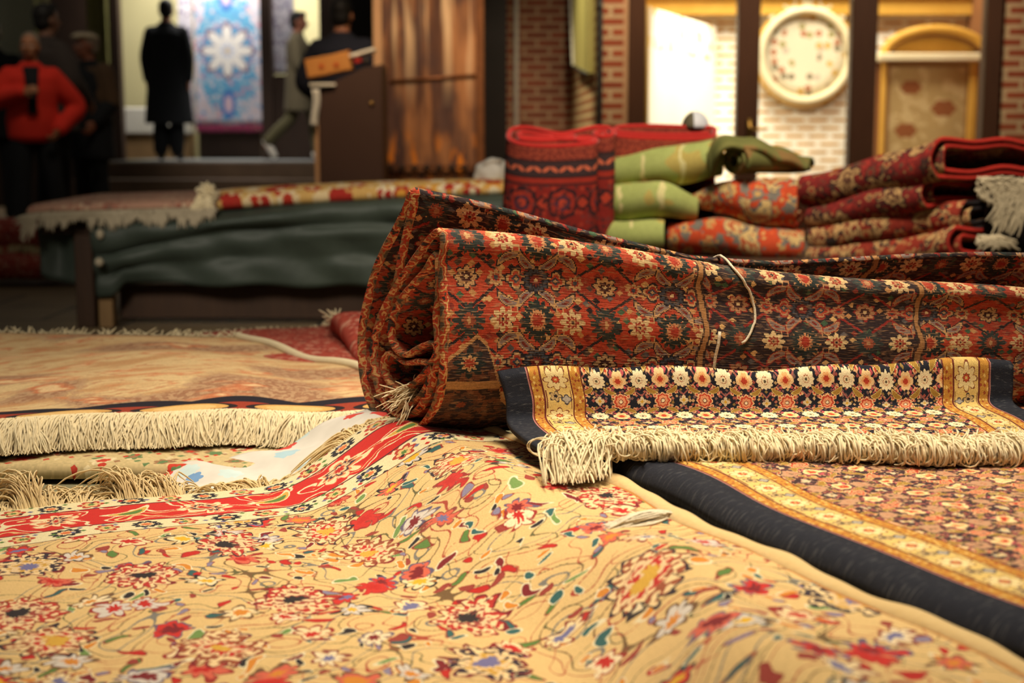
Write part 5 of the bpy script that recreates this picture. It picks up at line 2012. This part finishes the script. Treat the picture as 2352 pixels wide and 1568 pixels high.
def framed_fn():
    x, y, z = objcoord()
    c = rgb(176, 150, 100)
    n = noise(vec(x, z), 9, 2)[0]
    c = mixc(n > .55, c, rgb(196, 172, 124))
    for (a, b, r) in ((-.13, .19, .085), (.13, .03, .10), (-.16, -.14, .09)):
        c = over(c, rosette(x - a, (z - b) * 1.5, r, 6, .2), 1.0, rgb(140, 84, 46))
    e = fmax(fabs(x) * (1 / .34), fabs(z) * (1 / .40))
    c = mixc(e > .86, c, rgb(150, 112, 66))
    return mixc(e > .93, c, rgb(190, 150, 92))


MT['framed'] = material('framed_beige_rug', framed_fn)
ca = at_y(2128, 258, YN - .03)
t = thing('framed_rug', 'beige rug with brown blossoms in a gilt frame, below the arched niche', 'picture', (ca[0], ca[1], ca[2]))
MB().box((ca[0], ca[1], ca[2]), (.66, .02, .82)).build('rug', MT['framed'], t, smooth=False)
for (dx, dz, w, h_) in ((-.345, 0, .03, .88), (.345, 0, .06, .88), (0, .425, .66, .03), (0, -.425, .66, .03)):
    MB().box((ca[0] + dx, ca[1] - .01, ca[2] + dz), (w, .05, h_), bev=.004).build('frame', MT['gold'], t, smooth=False)
# ------------------------------------------------------------------ people passing behind
MT['hair'] = material('black_hair', cloth_fn(rgb(16, 14, 14), rgb(30, 26, 24), 60), rough=.6)
MT['grey_hair'] = material('thin_grey_hair', cloth_fn(rgb(96, 82, 70), rgb(130, 112, 96), 60), rough=.7)


def coat(name, a, b):
    return material(name, cloth_fn(rgb(*a), rgb(*b), 90), rough=.9)


def skin_mat(name, head, yaw, tone=(166, 110, 82), s=1.0):
    """skin with darker brows, eyes and lips at their places on the face"""
    fx, fy = math.sin(yaw), -math.cos(yaw)
    rx, ry = math.cos(yaw), math.sin(yaw)

    def fn():
        x, y, z = objcoord()
        dx, dy, dz = x - head[0], y - head[1], z - head[2]
        f = dx * fx + dy * fy
        r = fabs(dx * rx + dy * ry)
        n = noise(vec(x, y, z), 12, 2, '3D')[0]
        c = mixc(n, rgb(*tone), rgb(int(tone[0] * .86), int(tone[1] * .84), int(tone[2] * .82)))
        front = f > .055 * s
        eye = leaf(r - .032 * s, dz - .004 * s, 0, .014 * s, .007 * s)
        c = mixc((eye < 1) * front, c, rgb(196, 180, 168))
        c = mixc((radial(r - .032 * s, dz - .004 * s)[0] < .0062 * s) * front, c, rgb(30, 20, 16))
        brow = leaf(r - .034 * s, dz - .022 * s, 0, .020 * s, .0045 * s)
        c = mixc((brow < 1) * front, c, rgb(36, 26, 22))
        lip = leaf(r, dz + .062 * s, 0, .024 * s, .007 * s)
        c = mixc((lip < 1) * front, c, rgb(134, 70, 62))
        return c
    return material(name, fn, rough=.55)


class Person:
    """joints in a local frame: x to the person's left as seen from the front, -y forward, z up; unit height 1.75"""

    def __init__(s, label, loc, yaw, height=1.75, pose=None, head_yaw=0.0, head_pitch=0.0, lean=0.0):
        s.k = height / 1.75
        s.loc, s.yaw = np.array(loc, float), yaw
        s.t = thing('person', label, 'person', loc, yaw)
        J = dict(pelvis=(0, 0, .95), chest=(0, 0, 1.28), neck=(0, .012, 1.47), head=(0, -.012, 1.625),
                 sl=(.178, .01, 1.385), sr=(-.178, .01, 1.385), el=(.235, .03, 1.13), er=(-.235, .03, 1.13), wl=(.245, -.02, .88), wr=(-.245, -.02, .88),
                 hl=(.095, 0, .93), hr=(-.095, 0, .93), kl=(.105, -.015, .50), kr=(-.105, -.015, .50), al=(.11, .02, .09), ar=(-.11, .02, .09),
                 tl=(.12, -.14, .035), tr=(-.12, -.14, .035))
        J.update(pose or {})
        s.J = {a: np.array(b, float) * s.k for a, b in J.items()}
        s.hy, s.hp = head_yaw, head_pitch

    def tube(s, mb, pts, rad, n=12, flat=1.0):
        pts = [s.J[p] if isinstance(p, str) else np.array(p, float) for p in pts]
        P = np.array(pts)
        rr = np.array(rad, float) * s.k
        Q = catmull(np.c_[P, rr], max(8, 5 * len(P)))
        mb.tube(Q[:, :3], np.maximum(Q[:, 3], .004), n, flat=flat)
        mb.ellipsoid(P[0], (rr[0],) * 3, 10, 8)
        mb.ellipsoid(P[-1], (rr[-1],) * 3, 10, 8)

    def torso(s, mb, rows):
        """rows of (z, half width, half depth, y offset): one lofted trunk"""
        V, F, n = [], [], 20
        for z, w, d, y in rows:
            for i in range(n):
                a = 2 * PI * i / n
                V.append((w * s.k * math.cos(a) + s.off(z)[0], d * s.k * math.sin(a) + y * s.k + s.off(z)[1], z * s.k))
        m = len(rows)
        for r in range(m - 1):
            for i in range(n):
                F.append((r * n + i, r * n + (i + 1) % n, r * n + n + (i + 1) % n, r * n + n + i))
        F += [tuple(range(n - 1, -1, -1)), tuple(range((m - 1) * n, m * n))]
        mb.add(V, F)

    def off(s, z):
        a, b = s.J['pelvis'], s.J['neck']
        f = (z * s.k - a[2]) / max(.1, b[2] - a[2])
        return (a[0] + (b[0] - a[0]) * f, (a[1] + (b[1] - a[1]) * f) - .012 * s.k * f)

    def headrot(s, P):
        c, sn = math.cos(s.hp), math.sin(s.hp)
        P = np.array(P, float) @ np.array([[1, 0, 0], [0, c, -sn], [0, sn, c]]).T
        c, sn = math.cos(s.hy), math.sin(s.hy)
        return P @ np.array([[c, -sn, 0], [sn, c, 0], [0, 0, 1]]).T

    def hpt(s, p):
        return s.J['head'] + s.headrot(np.array(p) * s.k)

    def hmesh(s, mb, c, r, nu=18, nv=14):
        b = len(mb.v)
        mb.ellipsoid((0, 0, 0), np.array(r) * s.k, nu, nv)
        P = s.headrot(np.array(mb.v[b:]) + np.array(c) * s.k) + s.J['head']
        mb.v[b:] = [tuple(p) for p in P]

    def hand(s, mb, wrist, elbow, side, curl=.5):
        k = s.k
        w, e = s.J[wrist], s.J[elbow]
        d = (w - e) / np.linalg.norm(w - e)
        inward = np.array((-side, 0, 0.0)); inward -= d * (inward @ d); inward /= np.linalg.norm(inward)
        fwd = np.cross(d, inward)
        if fwd[1] > 0:
            fwd = -fwd
        for q, a in ((-.026, .0), (-.009, .006), (.009, .006), (.026, .0)):          # palm
            s.tube(mb, [w - d * .01 * k, w + d * .05 * k + fwd * q * k, w + d * (.085 + a) * k + fwd * q * k], [.020, .015, .0115], 8)
        for q, ln in ((.030, .066), (.010, .076), (-.010, .071), (-.029, .055)):      # four fingers
            b0 = w + d * .088 * k + fwd * q * k
            b1 = b0 + (d * math.cos(curl * .5) + inward * math.sin(curl * .5)) * ln * .48 * k
            b2 = b1 + (d * math.cos(curl * 1.5) + inward * math.sin(curl * 1.5)) * ln * .32 * k
            b3 = b2 + (d * math.cos(curl * 2.3) + inward * math.sin(curl * 2.3)) * ln * .24 * k
            s.tube(mb, [b0, b1, b2, b3], [.0098, .009, .0084, .007], 7)
        b0 = w + d * .030 * k + fwd * .026 * k
        b1 = b0 + (d * .70 + fwd * .62 + inward * .2) * .034 * k
        b2 = b1 + (d * .90 + fwd * .22 + inward * .4) * .030 * k
        s.tube(mb, [b0, b1, b2], [.014, .011, .0085], 8)

    def finish(s, mb, name, mat, voxel, smooth=4, label=None):
        ca, sa = math.cos(s.yaw), math.sin(s.yaw)
        o = None
        me = bpy.data.meshes.new(name)
        me.from_pydata([tuple(v) for v in mb.v], [], mb.f)
        o = bpy.data.objects.new(name, me)
        COL.objects.link(o)
        me.materials.append(mat)
        o.parent = s.t
        r = o.modifiers.new('one_surface', 'REMESH')
        r.mode = 'VOXEL'
        r.voxel_size = voxel
        r.use_smooth_shade = True
        sm = o.modifiers.new('soften', 'SMOOTH')
        sm.iterations = smooth
        sm.factor = .5
        if label:
            o['label'] = label
        return o

    def body(s, tone=(166, 110, 82), hands=(1, 1), curl=.5):
        mb = MB()
        J = s.J
        s.hmesh(mb, (0, .012, .018), (.076, .096, .098))
        s.hmesh(mb, (0, -.018, -.045), (.056, .066, .070))
        s.hmesh(mb, (0, -.052, -.082), (.024, .024, .020), 10, 8)
        s.hmesh(mb, (0, -.066, .024), (.046, .022, .012), 12, 8)
        for sd in (-1, 1):
            s.hmesh(mb, (sd * .076, .012, -.008), (.010, .020, .031), 10, 8)
            s.hmesh(mb, (sd * .040, -.058, -.024), (.020, .020, .018), 10, 8)
        n0 = [s.hpt((0, -.082, .008)), s.hpt((0, -.098, -.014)), s.hpt((0, -.104, -.030)), s.hpt((0, -.088, -.036))]
        s.tube(mb, n0, [.008, .011, .014, .010], 8)
        for sd in (-1, 1):
            s.hmesh(mb, (sd * .012, -.088, -.034), (.009, .010, .008), 8, 6)
        s.hmesh(mb, (0, -.078, -.058), (.022, .012, .006), 10, 6)
        s.hmesh(mb, (0, -.076, -.069), (.019, .012, .006), 10, 6)
        s.tube(mb, ['neck', J['neck'] * .55 + J['head'] * .45, J['head'] + np.array((0, .02, -.03)) * s.k], [.066, .056, .056], 12)
        s.torso(mb, [(.88, .13, .09, 0), (.96, .155, .105, .005), (1.08, .135, .09, 0), (1.22, .16, .10, 0), (1.36, .17, .10, .01), (1.43, .13, .075, .015), (1.48, .06, .055, .012)])
        for a in 'lr':
            sd = 1 if a == 'l' else -1
            s.tube(mb, ['s' + a, J['s' + a] * .5 + J['e' + a] * .5, 'e' + a, J['e' + a] * .55 + J['w' + a] * .45, 'w' + a], [.060, .050, .041, .040, .026])
            s.hand(mb, 'w' + a, 'e' + a, sd, curl)
            s.tube(mb, ['h' + a, J['h' + a] * .5 + J['k' + a] * .5, 'k' + a, J['k' + a] * .65 + J['a' + a] * .35, 'a' + a], [.088, .076, .054, .055, .036])
            s.tube(mb, [J['a' + a] + np.array((0, .02, -.04)) * s.k, 't' + a], [.034, .028], 10)
        head = J['head']
        m = skin_mat('skin', tuple(head), s.hy, tone, s.k)
        return s.finish(mb, 'body', m, .0075, 3)

    def shoes(s, mat, label=None):
        for a in 'lr':
            mb = MB()
            an, to = s.J['a' + a], s.J['t' + a]
            d = to - an; d[2] = 0
            L = np.linalg.norm(d)
            heel = an + np.array((0, 0, -.042 * s.k)) - (to - an) / np.linalg.norm(to - an) * .045 * s.k
            s.tube(mb, [heel, an * .5 + to * .5 + np.array((0, 0, -.012 * s.k)), to], [.040, .046, .040], 12)
            s.tube(mb, [an + np.array((0, 0, .012)), an + np.array((0, 0, -.03))], [.046, .044], 12)
            s.finish(mb, 'shoe', mat, .009, 3, label)

    def trousers(s, mat, flare=.075, label=None):
        mb = MB()
        J = s.J
        s.torso(mb, [(.84, .13, .095, 0), (.94, .172, .118, .005), (1.04, .160, .108, 0)])
        for a in 'lr':
            low = J['a' + a] * .94 + J['k' + a] * .06
            s.tube(mb, ['h' + a, J['h' + a] * .5 + J['k' + a] * .5, 'k' + a, J['k' + a] * .5 + J['a' + a] * .5, low], [.104, .094, .076, flare, flare * .92])
        return s.finish(mb, 'trousers', mat, .012, 5, label)

    def jacket(s, mat, hem=.86, wide=1.0, name='jacket', flare=0.0, label=None, thick=1.0, collar=True):
        mb = MB()
        J = s.J
        rows = []
        if hem < .8:
            rows += [(hem, .205 * wide + flare, .15 * wide + flare * .6, .0), ((hem + .95) / 2, .20 * wide + flare * .6, .145 * wide + flare * .3, 0)]
        else:
            rows += [(hem, .150 * wide, .110 * wide, 0), (hem + .04, .180 * wide, .132 * wide, 0)]
        rows += [(1.0, .192 * wide, .138 * wide, 0), (1.12, .180 * wide, .128 * wide, 0), (1.26, .196 * wide, .134 * wide, 0), (1.37, .198 * wide, .125 * wide, .01), (1.43, .165, .10, .014), (1.475, .095, .078, .012)]
        if collar:
            rows += [(1.505, .080, .075, .012)]
        s.torso(mb, rows)
        for a in 'lr':
            cuff = J['w' + a] * .93 + J['e' + a] * .07
            s.tube(mb, ['s' + a, J['s' + a] * .5 + J['e' + a] * .5, 'e' + a, J['e' + a] * .5 + J['w' + a] * .5, cuff], np.array([.072, .072, .065, .058, .046]) * np.array((1 + (thick - 1) * .4, thick, thick, thick, thick)))
            s.tube(mb, [J['neck'] * .8 + J['s' + a] * .2 + np.array((0, 0, -.045)) * s.k, J['s' + a] + np.array((0, 0, .012)) * s.k], [.062, .064])
        return s.finish(mb, name, mat, .012, 6, label)

    def hair(s, mat, full=True):
        mb = MB()
        s.hmesh(mb, (0, .026, .042), (.082, .092, .092))
        s.hmesh(mb, (0, .050, -.012), (.074, .062, .075))
        if full:
            s.hmesh(mb, (0, -.045, .092), (.058, .045, .034))
        return s.finish(mb, 'hair', mat, .009, 2)


def feet(px, y, z):
    return (at_y(px, 330, y)[0], y, z)


DARK = coat('black_overcoat_cloth', (20, 22, 26), (32, 34, 38))
BLK = coat('black_cloth', (14, 15, 18), (24, 25, 28))
SHOE = coat('dark_shoe_leather', (18, 16, 16), (34, 30, 28))
WSHOE = coat('white_shoe', (206, 200, 190), (222, 216, 206))
RED = coat('red_padded_jacket', (176, 30, 20), (206, 48, 32))
OLV = coat('olive_grey_coat_cloth', (92, 84, 66), (112, 102, 82))
OLT = coat('olive_trousers_cloth', (84, 80, 56), (104, 98, 72))
NVJ = coat('navy_jacket_cloth', (22, 23, 34), (34, 36, 48))
BRN = coat('brown_cloth', (40, 34, 32), (58, 50, 46))
BRJ = coat('mottled_brown_jacket', (44, 34, 26), (92, 68, 46))

# man in the long overcoat, back to us
p = Person('person in a long black overcoat, back turned, before the hanging blue carpet', feet(391, 15.9, .563), PI, 1.74,
           dict(wl=(.235, -.02, .87), wr=(-.235, .02, .87), kl=(.10, -.02, .5), kr=(-.09, .0, .5), al=(.10, .03, .09), ar=(-.075, .0, .09), tl=(.13, -.11, .035), tr=(-.085, -.14, .035)), head_yaw=.15)
p.body(); p.shoes(SHOE); p.trousers(BLK, .086); p.jacket(DARK, hem=.40, wide=1.12, name='overcoat', flare=.045); p.hair(MT['hair'])

# boy walking to the right
p = Person('person in an olive-grey coat and white shoes walking to the right past the brown cabinet', feet(690, 15.25, .563), PI / 2, 1.55,
           dict(pelvis=(0, 0, .93), hl=(.09, 0, .91), hr=(-.09, 0, .91), kl=(.095, -.14, .53), al=(.10, -.20, .10), tl=(.10, -.36, .05), kr=(-.10, .10, .50), ar=(-.10, .38, .22), tr=(-.10, .30, .06), el=(.22, .10, 1.14), wl=(.22, .02, .90), er=(-.22, -.02, 1.13), wr=(-.21, -.14, .92)))
p.body((150, 96, 76)); p.shoes(WSHOE, 'white shoe'); p.trousers(OLT); p.jacket(OLV, hem=.58, wide=1.12, name='coat', flare=.03, thick=1.08); p.hair(MT['hair'])

# back in a dark navy jacket behind the cabinet
p = Person('person in a dark navy jacket seen from behind, leaning over beyond the brown cabinet', feet(790, 11.3, 0), PI - .2, 1.86,
           dict(el=(.29, .0, 1.15), er=(-.29, .0, 1.15), wl=(.22, -.18, 1.02), wr=(-.22, -.18, 1.02)))
p.body(); p.shoes(SHOE); p.trousers(BLK); p.jacket(NVJ, hem=.84, wide=1.22, thick=1.25); p.hair(MT['hair'])

# red jacket at the far left
p = Person('person in a bright red padded jacket and black trousers at the far left', feet(78, 11.3, 0), .35, 1.60,
           dict(el=(.37, .05, 1.12), wl=(.21, -.12, .92), er=(-.31, -.02, 1.17), wr=(-.08, -.21, 1.24), al=(.20, .03, .09), kl=(.15, -.02, .5), tl=(.24, -.12, .035), ar=(-.12, .0, .09)), head_yaw=-.25, head_pitch=-.15)
p.body((156, 104, 72), curl=.8); p.shoes(SHOE); p.trousers(BLK); p.jacket(RED, hem=.82, wide=1.16, thick=1.30); p.hair(MT['grey_hair'], False)

mb = MB()
p.torso(mb, [(1.06, .035, .03, -.165), (1.2, .04, .03, -.165), (1.34, .06, .035, -.135), (1.46, .07, .05, -.07)])
p.finish(mb, 'scarf', BLK, .01, 4, 'dark scarf in the open collar')

# man in the pale flat cap
p = Person('person in a pale flat cap, black coat and brown shawl, left of the steps', feet(210, 12.6, 0), -.5, 1.70, dict(wl=(.20, -.14, .95), wr=(-.20, -.14, .97), al=(.10, .0, .09), ar=(-.10, .02, .09)), head_yaw=-.5, head_pitch=-.1)
p.body((134, 82, 62)); p.shoes(SHOE); p.trousers(BLK, .085); p.jacket(BLK, hem=.62, wide=1.14, thick=1.12, name='coat'); p.hair(MT['grey_hair'], False)
mb = MB()
p.hmesh(mb, (0, -.012, .084), (.100, .118, .034))
p.hmesh(mb, (0, -.088, .064), (.072, .060, .012))
p.finish(mb, 'flat_cap', coat('pale_wool_cap', (166, 152, 128), (196, 182, 156)), .009, 3, 'pale wool flat cap')
mb = MB()
p.torso(mb, [(1.02, .16, .12, .012), (1.2, .21, .145, .012), (1.36, .215, .14, .016), (1.44, .16, .11, .018)])
n_ = len(mb.v)
mb.v = [(x + .045, y + .012, z) for x, y, z in mb.v]
p.tube(mb, ['sl', p.J['sl'] * .5 + p.J['el'] * .5, 'el'], [.096, .090, .080])
p.finish(mb, 'shawl', BRJ, .012, 5, 'mottled brown shawl over one shoulder')

# tall dark figure behind the red jacket
p = Person('tall person in dark brown clothes behind the one in the red jacket', feet(118, 11.95, 0), 2.4, 1.88, dict(el=(.27, .02, 1.16), er=(-.27, -.03, 1.16), wl=(.20, -.16, 1.0), wr=(-.22, -.18, 1.02)), head_yaw=.1, head_pitch=-.1)
p.body((120, 84, 66)); p.shoes(SHOE); p.trousers(BLK); p.jacket(BRN, hem=.78, wide=1.35, thick=1.4); p.hair(MT['hair'])

# figure cut by the left border
p = Person('person in black at the left border, only a dark head and shoulder in view', feet(-8, 12.9, 0), .3, 1.84, {}, head_yaw=.2)
p.body((110, 76, 60)); p.shoes(SHOE); p.trousers(BLK); p.jacket(BLK, hem=.75, wide=1.15, thick=1.2); p.hair(MT['hair'])
# ------------------------------------------------------------------ light
def area(name, loc, size, power, col, target, sizey=None):
    l = bpy.data.lights.new(name, 'AREA')
    l.shape = 'RECTANGLE'
    l.size = size
    l.size_y = sizey or size
    l.energy = power
    l.color = col
    o = bpy.data.objects.new(name, l)
    COL.objects.link(o)
    o.location = loc
    d = Vector(target) - Vector(loc)
    o.rotation_euler = d.to_track_quat('-Z', 'Y').to_euler()
    return o


def spot(name, loc, power, col, target, angle, blend=.6, radius=.15):
    l = bpy.data.lights.new(name, 'SPOT')
    l.energy = power
    l.color = col
    l.spot_size = math.radians(angle)
    l.spot_blend = blend
    l.shadow_soft_size = radius
    o = bpy.data.objects.new(name, l)
    COL.objects.link(o)
    o.location = loc
    d = Vector(target) - Vector(loc)
    o.rotation_euler = d.to_track_quat('-Z', 'Y').to_euler()
    return o


w = bpy.data.worlds.new('world')
SC.world = w
w.use_nodes = True
w.node_tree.nodes['Background'].inputs[0].default_value = (.95, .88, .74, 1)
w.node_tree.nodes['Background'].inputs[1].default_value = .075
WARM = (1, .86, .64)
# hall lamps hung over the rugs; the further spots below are added fills
spot('hall_lamp', (.36, 1.20, 3.3), 560, WARM, (.16, 1.86, .3), 42, 1.0, .45)
spot('hall_lamp_middle', (.25, 2.7, 3.6), 260, WARM, (.2, 2.1, .3), 58, .9, .4)
spot('left_rug_fill', (-.85, 2.3, 3.3), 170, (1, .88, .68), (-.75, 2.75, .3), 44, 1.0, .4)  # added spot to brighten the peach rug; no such lamp known
spot('stack_fill', (.7, 2.7, 3.2), 520, (1, .86, .64), (.95, 4.5, .5), 62, .8, .4)  # unseen spot put in to lift the dark folded stacks
spot('bench_fill', (-1.5, 1.9, 2.1), 330, (1, .90, .74), (-.9, 5.9, .28), 30, .8, .4)  # added low spot that reaches the tarpaulin front and lower board
area('left_shop_lamp', (-3.0, 16.6, 3.3), 2.4, 140, (1, .96, .88), (-3.0, 17.6, 1.0), .8)
spot('steps_fill', (-2.6, 12.6, 4.2), 420, (1, .92, .80), (-2.4, 15.4, .8), 40, .8, .3)  # added spot, lightens the dark walker and the steps
spot('aisle_fill', (-3.0, 9.4, 4.2), 160, (1, .86, .66), (-3.4, 11.6, .9), 46, .8, .3)  # unseen spot put in to lift the people at the left
spot('passage_fill', (-.9, 8.6, 3.6), 460, (1, .76, .50), (-.75, 10.8, .8), 50, .8, .3)  # added warm spot that brightens the copper panel
spot('side_wall_fill', (-.4, 10.2, 3.2), 320, (1, .88, .62), (.56, 11.0, 1.2), 46, .8, .2)  # added spot for the dark side wall and the case on it
# lamps inside the glazed shop, then added fills in front of it
area('shop_lamp', (2.0, 10.5, 3.3), 2.2, 130, (1, .92, .72), (2.1, 11.6, 1.1), .6)
spot('shop_spot', (2.1, 9.9, 3.1), 620, (1, .94, .78), (1.25, 10.7, .9), 56, .6, .1)
spot('pillar_fill', (.6, 7.8, 3.6), 420, (1, .82, .58), (.95, 10.8, 1.1), 54, .8, .2)  # added frontal spot on the brick pillar and left posts
spot('shop_front_fill', (2.6, 7.0, 3.6), 320, (1, .84, .62), (2.4, 9.5, 1.1), 50, .8, .2)  # unseen spot put in to lighten the right-hand posts and brick
SC.view_settings.view_transform = 'Standard'
SC.view_settings.look = 'None'
SC.view_settings.exposure = 0
SC.view_settings.gamma = 1
SC.view_settings.use_curve_mapping = False
SC.cycles.max_bounces = 5
SC.cycles.diffuse_bounces = 3
SC.cycles.glossy_bounces = 3
SC.cycles.transparent_max_bounces = 6
SC.cycles.caustics_reflective = False
SC.cycles.caustics_refractive = False
